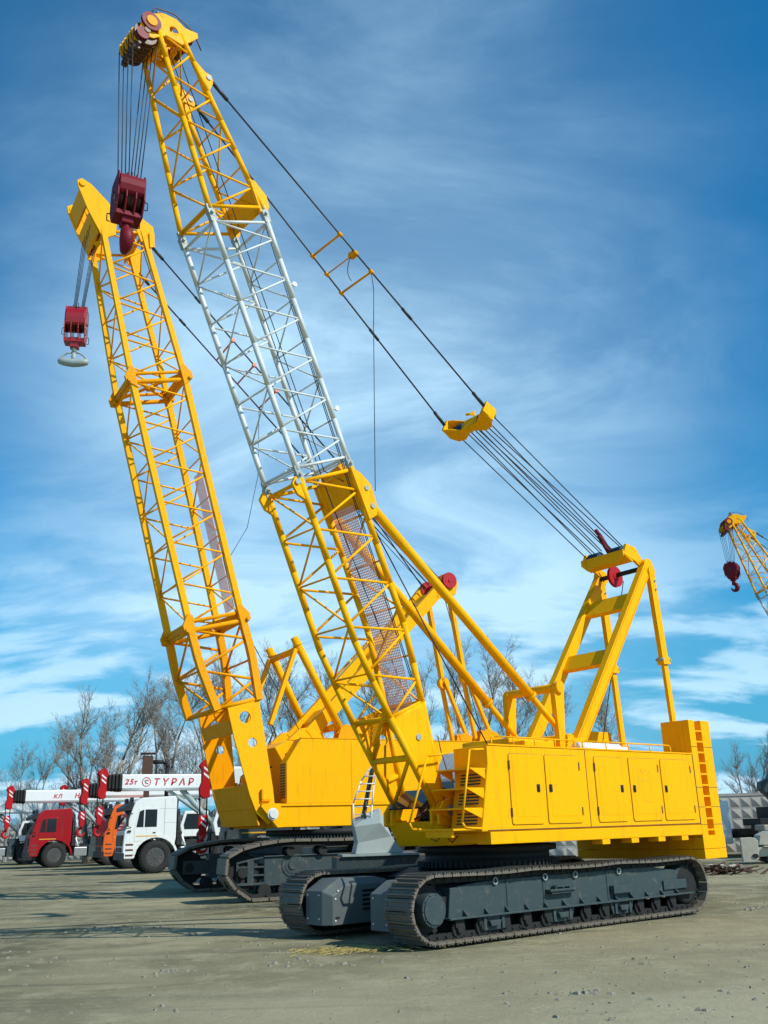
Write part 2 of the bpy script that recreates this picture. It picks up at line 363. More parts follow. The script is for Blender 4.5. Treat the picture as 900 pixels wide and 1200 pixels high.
o = sb.build('straw', M['straw']); tag(o, 'scattered yellow straw in front of the crawler tracks', 'straw', kind='stuff')

# ------------------------------------------------------------------ crawler track
def chain(path, pitch, b0, b1, th, grouser, link_w, name, parent, segs=None):
    P = [Vector((p[0], 0, p[1])) for p in path]
    L = [(P[(i+1)%len(P)]-P[i]).length for i in range(len(P))]; T = sum(L); n = int(T/pitch); step = T/n
    def at(s):
        s %= T
        for i, l in enumerate(L):
            if s <= l: return P[i].lerp(P[(i+1)%len(P)], s/l)
            s -= l
        return P[0].copy()
    m = MB(True); k = MB(True); bm_ = (b0+b1)/2; hw = (b1-b0)/2
    for i in range(n):
        p = at(i*step+step*.04); q = at((i+1)*step-step*.04); d = (q-p).normalized(); nn = V(d.z, 0, -d.x)
        c = (p+q)/2; c.y = bm_ + random.uniform(-.006,.006); lh = (q-p).length/2; tw = random.uniform(-.02,.02); d = (d + V(0,tw*.3,0)).normalized()
        # nn outward
        if nn.dot(c-V(CC[0], bm_, CC[1])) < 0: nn = -nn
        m.obox(c, d*lh, V(0,hw,0), nn*th/2)
        for t in (-.62, .55):
            m.obox(c + d*lh*t + nn*(th/2+grouser/2), d*lh*.10, V(0,hw*.985,0), nn*grouser/2)
        for e in (-1, 1):      # cut corners on the shoe ends
            m.obox(c + V(0,e*(hw-.035),0) + nn*(th/2+grouser*.3) - d*lh*.03, d*lh*.22, V(0,.035,0), nn*grouser*.3)
        for sgn in (-1, 1):
            k.obox(c + V(0,sgn*link_w,0) - nn*(th/2+.045), d*lh*1.04, V(0,.025,0), nn*.045)
        k.tube(c - d*lh + V(0,-link_w*1.5,0) - nn*(th/2+.05), c - d*lh + V(0,link_w*1.5,0) - nn*(th/2+.05), .024, n=6)
        for e in (-.55,-.38,.38,.55): k.tube(c+V(0,e*hw,0)-nn*th*.5, c+V(0,e*hw,0)-nn*(th*.5+.03), .014, n=5)
    m.build('track_chain', M['shoe'], parent); k.build('chain_links', M['dark'], parent)
CC = (0, .5)

def track1(root, side):
    """front crane track; side=+1 near, -1 far. outer edge at |b|=1.73"""
    global CC; CC = (0, .52)
    r = .46; path = []
    for i in range(13): t = R(-90 - i*15); path.append((-3.31 + r*math.cos(t), .51 + r*math.sin(t)))   # front, bottom -> top
    for i in range(1, 12):
        t = i/12; path.append((-3.31+6.62*t, .97 + .005*math.sin(t*20) - .018*math.sin(math.pi*((t*3) % 1))))
    for i in range(13): t = R(90 - i*15); path.append((3.31 + r*math.cos(t), .51 + r*math.sin(t)))
    s = side; b0, b1 = (1.10, 1.73) if s > 0 else (-1.73, -1.10)
    tr = MB(True)
    lo, hi = (1.18, 1.56) if s > 0 else (-1.56, -1.18)
    # side frame body (box beam)
    tr.prism([(-2.92,.34),(-2.86,.78),(-2.3,.83),(-1.6,.85),(2.2,.86),(3.0,.77),(3.42,.62),(3.38,.34)], lo, hi)
    root_t = tr.build('crawler_track', M['steel'], root, bevel=.012)
    f = MB(True); o = 1.56*s; e = 1.665*s
    b_lo, b_hi = sorted((o-.02*s, e))
    f.box(-2.98, 3.40, b_lo, b_hi, .335, .365)                               # bottom flange
    for a in [-2.6+.46*i for i in range(13)]:                               # gusset triangles
        f.plate([(a,o,.365),(a,e,.365),(a,o,.46)], .03, (1,0,0))
    for a in (-1.62, -.75, .93):  f.box(a-.02, a+.02, *sorted((o, o+.012*s)), .37, .84)   # welded ribs
    f.box(2.55, 3.28, *sorted((o+.004*s, o+.035*s)), .44, .60)               # rear cover panel
    f.box(-.72,-.02, *sorted((o, o+.13*s)), .60, .635); f.box(-.66,-.08, *sorted((o, o+.10*s)), .56, .60)
    f.box(-.55,-.20, *sorted((o+.02*s, o+.12*s)), .66, .69)
    for a in (-.55,-.37,-.2): f.box(a-.02, a+.02, *sorted((o+.02*s, o+.11*s)), .62, .68)
    f.box(.98, 1.55, *sorted((o, o+.10*s)), .47, .60)
    for a in (-2.0, -.38, 1.25):                                            # U-shaped track guards
        f.prism([(a-.34,.335),(a+.34,.335),(a+.26,.13),(a-.26,.13)], *sorted((o-.01*s, o+.03*s)))
        f.prism([(a-.13,.27),(a+.13,.27),(a+.09,.19),(a-.09,.19)], *sorted((o+.028*s, o+.09*s)))
        for q in (-.2, .2): f.box(a+q-.03, a+q+.03, *sorted((o+.028*s, o+.06*s)), .14, .33)
    f.build('track_frame_fittings', M['steel'], root_t, bevel=.006)
    lr = MB(True)
    for a in (-1.9, -.72, .05, 1.25):                                        # lifting rings
        for i in range(10):
            t0, t1 = R(i*36), R(i*36+36)
            lr.tube((a+.05*math.cos(t0), o+.03*s, .83+.05*math.sin(t0)), (a+.05*math.cos(t1), o+.03*s, .83+.05*math.sin(t1)), .012, n=6)
    lr.build('lifting_ring', M['lsteel'], root_t, each=10)
    ro = MB(True); cr_ = MB(True)
    for i in range(12):
        a = -2.72+.5*i
        ro.lathe((a, 1.40*s, .20), (0,1,0), [(.13,-.17),(.13,-.10),(.095,-.09),(.095,.09),(.13,.10),(.13,.17)], 16)
        ro.disc((a, 1.58*s, .20), (0,1,0), .06, .06, 12)
        ro.box(a-.09, a+.09, *sorted((1.50*s, 1.60*s)), .22, .335)
    for a in (-1.4, .4, 2.0): cr_.lathe((a, 1.40*s, .87), (0,1,0), [(.07,-.13),(.05,-.09),(.05,.09),(.07,.13)], 14)
    ro.build('track_roller', M['dark'], root_t, each=3); cr_.build('carrier_roller', M['dark'], root_t, each=1)
    sp = MB(True)
    n = 13; c = V(-3.31, 1.40*s, .51)
    sp.disc(c, (0,1,0), .34, .16, 30)
    for i in range(n):
        t = 2*math.pi*i/n; d = V(math.cos(t),0,math.sin(t)); u = V(-math.sin(t),0,math.cos(t)); sp.obox(c+d*.36, d*.05, V(0,.04,0), u*.045)
    sp.box(-3.35,-2.85, *sorted((1.2*s,1.5*s)), .36,.66)
    sp.build('drive_sprocket', M['dark'], root_t)
    sc = MB(True); sc.disc((-3.31, (1.40+.15)*s, .50), (0,1,0), .235, .26, 36); sc.disc((-3.31, 1.69*s, .50), (0,1,0), .20, .02, 36)
    for i in range(10):
        t = i*.628; sc.disc((-3.31+.215*math.cos(t), 1.685*s, .5+.215*math.sin(t)), (0,1,0), .013, .02, 6)
    sc.build('final_drive_cover', M['steel'], root_t, bevel=.006)
    idl = MB(True); idl.lathe((3.31, 1.40*s, .51), (0,1,0), [(.30,-.16),(.36,-.15),(.36,-.06),(.405,-.05),(.405,.05),(.36,.06),(.36,.15),(.30,.16)], 30)
    idl.build('idler_wheel', M['dark'], root_t)
    # drive motor housing on the inner side
    i0, i1 = sorted((1.09*s, .50*s)); inn = .50*s; out = 1.09*s; mid = .64*s
    h = MB(True)
    P = [(-3.68,.20),(-2.30,.20),(-2.30,.84),(-2.55,.90),(-3.35,.90),(-3.68,.72)]
    ring0 = [(a, out, c) for a, c in P]
    ring1 = [(a, mid, c) for a, c in P]
    Q = [(-3.55,.20),(-2.42,.20),(-2.42,.74),(-2.62,.80),(-3.28,.80),(-3.55,.64)]
    ring2 = [(a, inn, c) for a, c in Q]
    h.add(ring0+ring1+ring2, [tuple(range(6)), tuple(range(17,11,-1))] + [(i,(i+1)%6,6+(i+1)%6,6+i) for i in range(6)] + [(6+i,6+(i+1)%6,12+(i+1)%6,12+i) for i in range(6)])
    ho = h.build('drive_housing', M['msteel'], root_t, bevel=.012)
    lv = MB(True)
    if s < 0:
        for k in range(5): lv.plate([(-2.95,inn+.012,.40+.07*k),(-2.55,inn+.012,.40+.07*k),(-2.55,inn+.030,.43+.07*k),(-2.95,inn+.030,.43+.07*k)], .012, (0,.5,1))
    lv.box(-3.5,-3.42, inn-.01, inn+.01, .3,.33); lv.build('louvre_slats', M['dark'], ho)
    bt = MB(True)
    for a, c in ((-3.5,.27),(-3.5,.6),(-3.45,.72),(-2.5,.27)): bt.disc((a, inn, c), (0,1,0), .013, .02, 8)
    for b, c in ((.15,.3),(.85,.3),(.15,.66),(.85,.66)): bt.disc((-3.68, mid+(out-mid)*b, c), (1,0,0), .013, .02, 8)
    bt.build('cover_bolts', M['stripe'], ho)
    chain(path, .178, b0, b1, .035, .028, .10, 'c', root_t)
    return root_t

# ------------------------------------------------------------------ lattice boom
class BoomFrame:
    def __init__(s, foot, d):
        s.f = foot; L = math.hypot(*d); s.d = (d[0]/L, d[1]/L); s.n = (s.d[1], -s.d[0])
    def __call__(s, t, b, n): return (s.f[0]+t*s.d[0]+n*s.n[0], b, s.f[1]+t*s.d[1]+n*s.n[1])

def lattice(BF, s0, s1, wf, df, bays, cr, lr, mat, parent, square=False, lacing_sides=True, start=0, label=None, end_frames=True, skip=()):
    sec = MB(True)
    def corner(s, i): # 0 near front,1 near rear,2 far front,3 far rear
        w, d = wf(s), df(s); return BF(s, w if i < 2 else -w, -d if i % 2 == 0 else d)
    S = [s0 + (s1-s0)*k/bays for k in range(bays+1)]; H = [(S[k]+S[k+1])/2 for k in range(bays)]
    for (i, j, perp) in ((0,1,0),(2,3,0),(0,2,1),(1,3,1)):
        if (i, j) in skip: continue
        for k in range(bays):
            A, Bm, Cn = S[k], H[k], S[k+1]
            if perp:
                x, y = (i, j) if k % 2 == 0 else (j, i)
                sec.tube(corner(A, x), corner(Cn, y), lr*.85, n=7)
                sec.tube(corner(A, i), corner(A, j), lr*.8, n=7)
            else:
                sec.tube(corner(A+.03, i), corner(Bm, j), lr, n=7); sec.tube(corner(Bm, j), corner(Cn-.03, i), lr, n=7)
    if end_frames:
        for s in (s0+.05, s1-.05):
            for i, j in ((0,1),(2,3),(0,2),(1,3)):
                sec.tube(corner(s, i), corner(s, j), lr*1.5, n=8)
        for s in (s0+.12,): sec.tube(corner(s,0), corner(s,3), lr, n=7)
    so_ = sec.build('boom_section', mat, parent)
    if label: so_['label'] = label
    for i in range(4):
        c = MB(True); m = 6
        for k in range(m):
            a, b = s0+(s1-s0)*k/m, s0+(s1-s0)*(k+1)/m
            if square: c.beam(corner(a, i), corner(b, i), cr*2, cr*2, up=(0,1,0))
            else: c.tube(corner(a, i), corner(b, i), cr, n=14)
        c.build('chord', mat, so_)
    return so_

def lugs(BF, s, w, d, parent, size=.12):
    """pin joints between two boom sections"""
    k = MB(True)
    for b in (-w, w):
        for n in (-d, d):
            sg = 1 if b > 0 else -1
            c = BF(s, b, n)
            k.disc(c, (0,1,0), size*.62, .10, 14)
            u = Vector(BF(1,0,0))-Vector(BF(0,0,0)); q = Vector(BF(0,0,1))-Vector(BF(0,0,0))
            k.obox(Vector(c)-u*size*.7, u*size*.8, V(0,.045,0), q*size*.55)
            k.obox(Vector(c)+u*size*.7, u*size*.8, V(0,.028,0), q*size*.5)
            k.tube(Vector(c)-V(0,.09,0), Vector(c)+V(0,.09,0), size*.28, n=10)
    return k.build('joint_pin', M['lsteel'], parent, each=4)

YEL = M['yellow']

def hook_block(name, label, group, loc, rz, w=.30, h=.95, mat='maroon', kind='single', scale=1.0):
    """a lower sheave block; origin at its top; hangs down"""
    t = thing(name, label, 'hook block', loc, rz, group)
    Z = lambda v: -v*h
    def P(m): return m
    ck = MB()   # cheek plates
    prof = [(-.24,Z(.06)),(.24,Z(.06)),(.31,Z(.22)),(.31,Z(.55)),(.16,Z(.80)),(-.16,Z(.80)),(-.31,Z(.55)),(-.31,Z(.22))]
    for y in (-w, -w*.36, w*.36, w):
        ck.prism([(x*scale, z) for x, z in prof], y-.014, y+.014)
    ck.box(-.17*scale,.17*scale,-w,w,Z(.80),Z(.72)); ck.box(-.05,.05,-w,w,Z(.05),Z(.0))
    c = ck.build('cheek_plates', M[mat], t, bevel=.008)
    gd = MB()
    for sx in (-1, 1):
        gd.prism([(sx*.22*scale,Z(.10)),(sx*.30*scale,Z(.15)),(sx*.345*scale,Z(.24)),(sx*.345*scale,Z(.34)),(sx*.31*scale,Z(.44)),(sx*.25*scale,Z(.48)),(sx*.24*scale,Z(.30))], -w*.96, w*.96)
    gd.prism([(-.15*scale,Z(.70)),(.15*scale,Z(.70)),(.11*scale,Z(.90)),(-.11*scale,Z(.90))], -w*.45, w*.45)
    gd.build('guard_cover', M[mat], t, bevel=.015, each=1)
    sh = MB()
    for y in (-w*.68, -w*.18, w*.18, w*.68): sh.sheave((0,y,Z(.38)), (0,1,0), .25*scale, .07, 24)
    sh.tube((0,-w-.05,Z(.38)), (0,w+.05,Z(.38)), .05, n=12)
    sh.build('sheaves', M['brown'], t)
    hd = MB()
    for y in (-w-.01, w+.01):
        for sx in (-1,1):
            x = sx*.27*scale; e = .05 if y > 0 else -.05
            hd.path([(x,y,Z(.56)),(x,y+e,Z(.57)),(x,y+e,Z(.70)),(x,y,Z(.71))], .01, n=6)
    for k in range(4): hd.tube((-.1+.07*k, -w*.8+.3*w*k, Z(.08)), (-.1+.07*k, -w*.8+.3*w*k, Z(-.06)), .012, n=6)
    hd.build('handle', M['rope'], c, each=1)
    hk = MB()
    if kind == 'single':     # thick pointed hook seen edge on
        hk.tube((0,0,Z(.86)), (0,0,Z(1.0)), .085, .075, n=14)
        pth = []; r = .16
        for i in range(15):
            t_ = R(100 - i*20); pth.append((r*math.cos(t_)*.9+.0, 0, Z(1.0)-.20 + r*math.sin(t_)))
        rad = [.085,.095,.10,.105,.11,.115,.115,.11,.10,.085,.07,.055,.045,.035,.025]
        hk.sweep([(0,0,Z(.9))]+pth, [.075]+rad, 14)
        hm = M[mat]
    else:                     # ramshorn: two prongs
        hk.tube((0,0,Z(.80)), (0,0,Z(1.0)), .07, .075, n=14)
        hk.sweep([(0,y,Z(1.0)-.34+.05*abs(y)/.4) for y in (-.46,-.42,-.3,-.15,0,.15,.3,.42,.46)], [.03,.09,.12,.13,.13,.13,.12,.09,.03], 14, up=(1,0,0))
        hk.tube((0,0,Z(1.0)), (0,0,Z(1.0)-.32), .07, n=12)
        for sgn in (-1, 1):
            hk.sweep([(0,sgn*y,Z(1.0)+z) for y, z in ((.04,.02),(.18,.0),(.30,-.08),(.38,-.18),(.42,-.30))], [.03,.03,.03,.035,.05], 8, up=(1,0,0))
        for sgn in ():
            pth = [(0,0,Z(1.10))]; r = .22
            for i in range(11):
                t_ = R(235 + i*17); pth.append((0, sgn*(.23+r*math.cos(t_)), Z(1.0)-.10+.2*math.sin(t_)*1.0))
            rad = [.11,.13,.13,.13,.125,.12,.11,.10,.09,.07,.06,.04]
            hk.sweep(pth, rad, 14, up=(1,0,0))
        hm = M['lsteel']
    hk.build('hook', hm, t)
    return t

# ------------------------------------------------------------------ CRANE ONE (near)
C1 = thing('crawler_crane', 'nearest yellow crawler crane, lattice boom white in the middle', 'crane', (2.02,18.40,0), R(40))
for s in (1, -1): track1(C1, s)
# carbody and turntable
cb = MB(True)
cb.prism([(-1.9,.42),(1.6,.42),(1.6,.88),(1.1,.98),(-1.4,.98),(-1.9,.86)], -1.18, 1.18)
cb.box(-2.4,-1.8,-.30,.30,.5,.82); cb.tube((-2.2,-.45,.8),(-2.2,.45,.8),.09)
cb.build('carbody', M['dark'], C1, bevel=.02)
tt = MB(True); tt.lathe((-.45,0,1.12), (0,0,1), [(1.05,-.16),(1.22,-.13),(1.22,-.02),(1.12,0),(1.12,.10),(1.25,.12),(1.25,.22)], 60)
for i in range(72):
    t = 2*math.pi*i/72; tt.box(-.45+1.235*math.cos(t)-.02, -.45+1.235*math.cos(t)+.02, 1.235*math.sin(t)-.02, 1.235*math.sin(t)+.02, 1.0, 1.09)
tt.build('turntable', M['dark'], C1)

# deck
dk = MB(True)
dk.box(-1.95, 4.02, 1.28, 1.60, 1.375, 1.565); dk.box(.55, 4.02, -1.60, -1.28, 1.375, 1.565)
dk.box(-1.94, 4.02, -.60, 1.28, 1.39, 1.555); dk.box(.55, 4.02, -1.28, -.60, 1.39, 1.555)
dk.prism([(-1.98,1.365),(1.2,1.365),(1.2,1.56),(-2.22,1.76)], -.66, .70)
dk.prism([(-1.96,1.56),(-1.5,1.56),(-1.5,1.74),(-1.96,1.66)], .78, 1.58)
do = dk.build('deck', YEL, C1, bevel=.01)
lg = MB(True)
for a in (.98, 1.83, 2.66, 3.42): lg.box(a-.11, a+.11, 1.36, 1.595, 1.29, 1.374)
lg.build('deck_lug', YEL, do, bevel=.005, each=1)
fl = MB(True)
for b in (-.70,-.52,.52,.70):
    fl.prism([(-2.25,1.70),(-1.65,1.60),(-1.55,1.95),(-1.85,2.15),(-2.12,2.08),(-2.25,1.92)], b-.03, b+.03)
fl.build('boom_foot_bracket', YEL, C1, bevel=.006, each=1)
fp = MB(True)
for b in (-.61,.61): fp.tube((-2.0,b-.14,1.92),(-2.0,b+.14,1.92),.075,n=18); fp.disc((-2.0,b+.145,1.92),(0,1,0),.095,.03,18)
fp.build('boom_foot_pin', M['lsteel'], C1, each=2)

# machinery house, near and far side
def house_side(sgn):
    h = MB(True); b0, b1 = (1.60, .86) if sgn > 0 else (-1.60, -.86)
    if sgn > 0: h.prism([(-2.14,1.57),(4.015,1.57),(4.015,2.93),(-1.86,2.93)], *sorted((b0, b1)))
    else: h.prism([(.9,1.57),(4.015,1.57),(4.015,2.93),(.95,2.93)], *sorted((b0, b1)))
    o = h.build('machinery_house', YEL, C1, bevel=.022)
    return o
HN = house_side(1); HF = house_side(-1)
mid = MB(True); mid.prism([(-.9,1.57),(4.0,1.57),(4.0,2.80),(.2,2.80),(-.9,2.45)], -.58, .86)
mid.build('engine_hood', M['yellow2'], C1, bevel=.02)
# doors on the lit side
D = [(-1.43,-.65,1),(-.53,.37,-1),(.82,1.66,1),(1.84,2.74,-1),(2.85,3.84,-1)]
def rrect(a0, a1, c0, c1, r, n=5):
    p = []
    for cx_, cz, st in ((a1-r,c1-r,0),(a0+r,c1-r,90),(a0+r,c0+r,180),(a1-r,c0+r,270)):
        for i in range(n+1): t = R(st+90*i/n); p.append((cx_+r*math.cos(t), cz+r*math.sin(t)))
    return p
for a0, a1, hs in D:
    c0, c1 = 1.665, 2.80
    ga = MB(True); ga.prism(rrect(a0-.008,a1+.008,c0-.008,c1+.008,.05), 1.598, 1.603); 
    door = MB(True); door.prism(rrect(a0,a1,c0,c1,.045), 1.600, 1.618)
    d = door.build('door', YEL, C1, bevel=.007)
    rb = MB(True); rb.prism(rrect(a0+.10,a1-.10,c0+.12,c1-.12,.05), 1.616, 1.621); rb.build('door_panel', YEL, d, bevel=.004)
    ga.build('door_gap', M['brown'], d)
    x = a1-.10 if hs > 0 else a0+.10
    hd = MB(True); hd.prism(rrect(x-.04,x+.04,2.18,2.31,.015), 1.616, 1.628); hd.box(x-.02,x+.02,1.626,1.642,2.21,2.27); hd.build('door_handle', M['black'], d)
    hx = a0-.002 if hs > 0 else a1+.002
    hg = MB(True)
    for z in (1.86, 2.62): hg.box(hx-.013,hx+.013,1.606,1.626,z-.07,z+.07)
    hg.build('door_hinge', M['brown'], d, each=1)
dm = MB(True); rnd = random.Random(2)
for (cz, n) in ((2.56,4),(2.40,3),(2.02,4)):
    for i in range(n): a_ = 2.16+.09*i+rnd.uniform(-.02,.02); z_ = cz+rnd.uniform(-.02,.02); dm.box(a_-.009,a_+.009,1.616,1.6235,z_-.007,z_+.007)
dm.build('paint_mark', M['tred'], HN, each=1)
sm = MB(True); sm.box(.585,.597,1.60,1.606,1.58,2.92); sm.box(4.003,4.017,1.58,1.607,1.58,2.92); sm.box(-2.0,4.0,1.60,1.608,1.585,1.597)
sm.build('panel_seam', M['brown'], HN)
rt_ = MB(True); rt_.box(-1.9, 4.0, 1.56, 1.612, 2.925, 2.95)
rt_.build('roof_edge', YEL, HN)
rl = MB(True)
for a0, a1 in ((-1.75,.40),(.62,3.35)):
    rl.path([(a0,1.55,2.93),(a0,1.55,3.05),(a0+.05,1.55,3.08),(a1-.05,1.55,3.08),(a1,1.55,3.05),(a1,1.55,2.93)], .014)
    k = int((a1-a0)/.7)
    for i in range(1,k+1): a = a0+(a1-a0)*i/(k+1); rl.tube((a,1.55,2.93),(a,1.55,3.08),.012,n=6)
rl.build('roof_rail', YEL, HN)
mf = MB(True); mf.tube((1.15,.95,3.02),(2.45,.95,3.02),.11,n=20); mf.tube((2.45,.95,3.02),(2.75,.95,3.02),.06,n=12); mf.box(1.4,1.5,.8,1.1,2.93,2.98); mf.box(2.1,2.2,.8,1.1,2.93,2.98)
mf.build('exhaust_silencer', M['white'], C1)
hw = MB(True); hw.box(-.6,.1,.86,1.25,2.93,3.08); hw.box(.55,.72,-.5,.8,2.8,3.16); hw.box(-.2,1.2,-.75,.5,2.8,3.2); 
hw.build('winch_cover', YEL, C1, bevel=.02)
# step front of the near side: louvred wall, three steps, handrails
st = MB(True)
st.box(-1.92,-1.5,.80,1.597,1.57,2.92)
st.build('step_wall', YEL, C1, bevel=.01)
for k, (zc, af) in enumerate(((2.55,-2.30),(2.24,-2.40),(1.93,-2.50))):
    q = MB(True)
    q.plate([(-1.93,.75,zc),(-1.93,1.56,zc),(af,1.56,zc),(af,.75,zc)], .022, (0,0,1))
    q.plate([(-1.97-.05*k,1.565,zc),(af,1.565,zc),(-1.97-.05*k,1.565,zc-.16)], .016, (0,1,0))
    q.plate([(-1.93,.76,zc),(af,.76,zc),(-1.93,.76,zc-.16)], .016, (0,1,0))
    q.build('step', YEL, C1)
    l = MB(True)
    for j in range(4): a_ = -2.14+(zc-.07-.05*j-1.57)*.206; l.box(a_-.012,a_+.02,1.0,1.47,zc-.07-.05*j-.024,zc-.07-.05*j)
    l.build('louvre_slats', M['black'], C1)
hr = MB(True)
hr.path([(-1.98,1.58,2.86),(-2.30,1.58,2.84),(-2.55,1.58,1.72),(-2.48,1.58,1.64),(-2.1,1.58,1.62)], .018)
hr.path([(-1.95,.72,2.86),(-2.45,.72,2.80),(-2.9,.72,1.74),(-2.85,.72,1.64),(-2.3,.72,1.62)], .018)
hr.build('handrail', YEL, C1, each=4)
pf = MB(True); pf.box(-2.75,-1.9,.74,1.58,1.60,1.63); pf.box(-2.72,-2.66,.9,1.5,1.50,1.60)
pf.build('step_platform', YEL, C1, bevel=.004)
# small cab glass, hoses, winch between boom foot and house
wi = MB(True); wi.tube((-1.35,-.55,2.0),(-1.35,.55,2.0),.26,n=24); wi.disc((-1.35,-.55,2.0),(0,1,0),.36,.04); wi.disc((-1.35,.55,2.0),(0,1,0),.36,.04)
wi.build('hoist_winch', M['dark'], C1)
cw_ = MB(True); cw_.prism([(-1.15,1.6),(-.25,1.6),(-.25,2.98),(-.85,2.98),(-1.15,2.5)], -.60,.05)
cbx = cw_.build('control_cabin', M['white'], C1, bevel=.03)
cg = MB(True); cg.prism([(-.98,2.15),(-.32,2.15),(-.32,2.86),(-.84,2.86),(-1.0,2.5)], .048,.060); cg.box(-1.165,-1.145,-.5,-.05,2.0,2.45)
cg.prism([(-.70,1.75),(.45,1.75),(.45,2.4),(-.70,2.4)], -1.165,-1.15, axis='x') if False else None
cg.build('cab_window', M['glass'], cbx)
gl = MB(True); gl.plate([(-2.35,-.45,1.98),(-2.35,.40,1.98),(-1.95,.40,2.28),(-1.95,-.45,2.28)], .03, (.6,0,-.8))
gl.build('tilted_glass_panel', M['glass'], C1)  # plain dark glass plate, tilted in front of the winch
hs = MB(True); rnd = random.Random(5)
for i in range(5):
    b = -.3+.12*i; p = [V(-1.9,b,1.8)]
    for k in range(6): p.append(p[-1]+V(.1+.05*rnd.random(), rnd.uniform(-.06,.06), rnd.uniform(-.05,.12)))
    hs.path(p, .018, n=6)
hs.path([(-2.1,.62,3.15),(-2.05,.63,2.9),(-1.95,.64,2.6),(-1.8,.65,2.4),(-1.7,.64,2.35)], .008, n=6)
hs.path([(-2.4,.68,1.62),(-2.42,.7,1.48),(-2.32,.72,1.44),(-2.2,.7,1.52)], .008, n=6)
hs.path([(-2.4,1.1,1.62),(-2.42,1.1,1.48),(-2.32,1.1,1.42),(-2.2,1.1,1.52)], .008, n=6)
hs.build('hydraulic_hoses', M['black'], C1)

# counterweight
cwt = MB(True)
for s in (1,-1):
    lo, hi = sorted((1.603*s, .93*s))
    y0, y1 = sorted((1.603*s,1.45*s)); z0, z1 = sorted((1.45*s,.93*s))
    # upright column with a ladder recess in the outer side
    cwt.box(4.02,4.24,y0,y1,1.30,3.62); cwt.box(4.46,4.78,y0,y1,1.30,3.62)
    cwt.box(4.02,4.78,z0,z1,1.30,3.62)
cwt.box(4.03,4.76,-.93,.93,1.0,2.70)
cwo = cwt.build('counterweight', YEL, C1, bevel=.012)
for i, (z0, z1) in enumerate(((.92,1.10),(1.106,1.36))):
    q = MB(True); q.box(4.02,4.80,-1.60,1.604,z0,z1); q.build('counterweight_slab', YEL, cwo, bevel=.01)
qs = MB(True)
for z in (3.08,2.28,1.90,1.565): 
    for a0, a1 in ((4.02,4.24),(4.46,4.78)): qs.box(a0,a1,1.598,1.606,z-.005,z+.005)
qs.build('slab_seam', M['brown'], cwo)
ru = MB(True)
for i in range(10):
    z = 3.40-.215*i
    ru.box(4.235,4.465,1.53,1.60,z-.016,z+.016); ru.box(4.25,4.33,1.46,1.5,z-.12,z-.05)
ru.build('ladder_rung', YEL, cwo, each=2)

# gantry (A-frame)
GT = V(4.55, 0, 7.12)
def p3(a, b, c): return V(a, b, c)
for b in (.64,-.64):
    m = MB(True); m.beam((1.55,b,3.05),(4.62,b,7.20),.15,.30,up=(0,1,0)) if False else m.obox(((1.55+4.60)/2,b,(3.05+7.18)/2), V(3.05,0,4.13)/2, V(0,.08,0), V(-4.13,0,3.05).normalized()*.135)
    m.disc((4.62,b,7.2),(0,1,0),.17,.17,20)
    d = V(3.05,0,4.13).normalized(); nn = V(-d.z,0,d.x)
    o = m.build('gantry_leg', YEL, C1, bevel=.008)
    k = MB(True); 
    for e in (-1,1): k.obox(((1.55+4.60)/2,b+.083*(1 if b>0 else -1),(3.05+7.18)/2)+e*nn*.10 if False else V((1.55+4.60)/2,b+.083*(1 if b>0 else -1),(3.05+7.18)/2)+nn*e*.10, V(3.05,0,4.13)*.47, V(0,.006,0), nn*.012)
    k.build('edge_strip', M['yellow2'], o)
for c0, c1 in ((4.80,5.14),(6.12,6.50)):
    k = (c0-3.05)/4.13; a0 = 1.55+3.05*k; k1 = (c1-3.05)/4.13; a1 = 1.55+3.05*k1
    m = MB(True); d = V(3.05,0,4.13).normalized(); nn = V(-d.z,0,d.x)
    m.obox(V((a0+a1)/2,0,(c0+c1)/2), d*(.5*math.hypot(a1-a0,c1-c0)), V(0,.56,0), nn*.05)
    m.build('gantry_cross_plate', YEL, C1, bevel=.006)
for b in (.70,-.70):
    m = MB(True); m.obox(V(4.72,b,6.12), V(.06,0,-1.02), V(0,.055,0), V(.105,0,.006)); m.disc((4.67,b,7.08),(0,1,0),.12,.12,16)
    o = m.build('gantry_strut', YEL, C1, bevel=.006)
    m = MB(True); m.obox(V(4.83,b,4.0), V(.05,0,-1.1), V(0,.04,0), V(.075,0,.003)); m.obox(V(4.775,b,5.03), V(.01,0,-.08), V(0,.085,0), V(.13,0,.01)); m.build('telescopic_tube', YEL, o, bevel=.004)
    m = MB(True)
    for dz in (.1,-.1): m.tube((4.72,b-.09,7.0+dz-.25),(4.72,b+.09,7.0+dz-.25),.022,n=8)
    for dd in (-.14,.14): m.tube((4.78+dd,b-.10,5.05),(4.78+dd,b+.10,5.05),.03,n=8)
    m.build('lock_pin', M['lsteel'], o, each=1)
# brackets near leg feet
m = MB(True)
for b in (.64,-.64):
    m.prism([(1.12,2.93),(2.1,2.93),(1.95,3.18),(1.45,3.24),(1.2,3.12)], b-.09, b+.09)
    m.prism([(1.0,4.22),(1.22,4.22),(1.26,4.1),(1.16,3.0),(1.02,3.0),(.98,4.1)], b-.06, b+.06)
m.tube((1.1,-.7,4.2),(1.1,.72,4.2),.085,n=16); m.tube((1.45,-.62,3.25),(1.45,.62,3.25),.08,n=16)
m.tube((1.1,.62,4.2),(1.1,.76,4.2),.12,n=16)
m.build('gantry_foot_bracket', YEL, C1, bevel=.005)
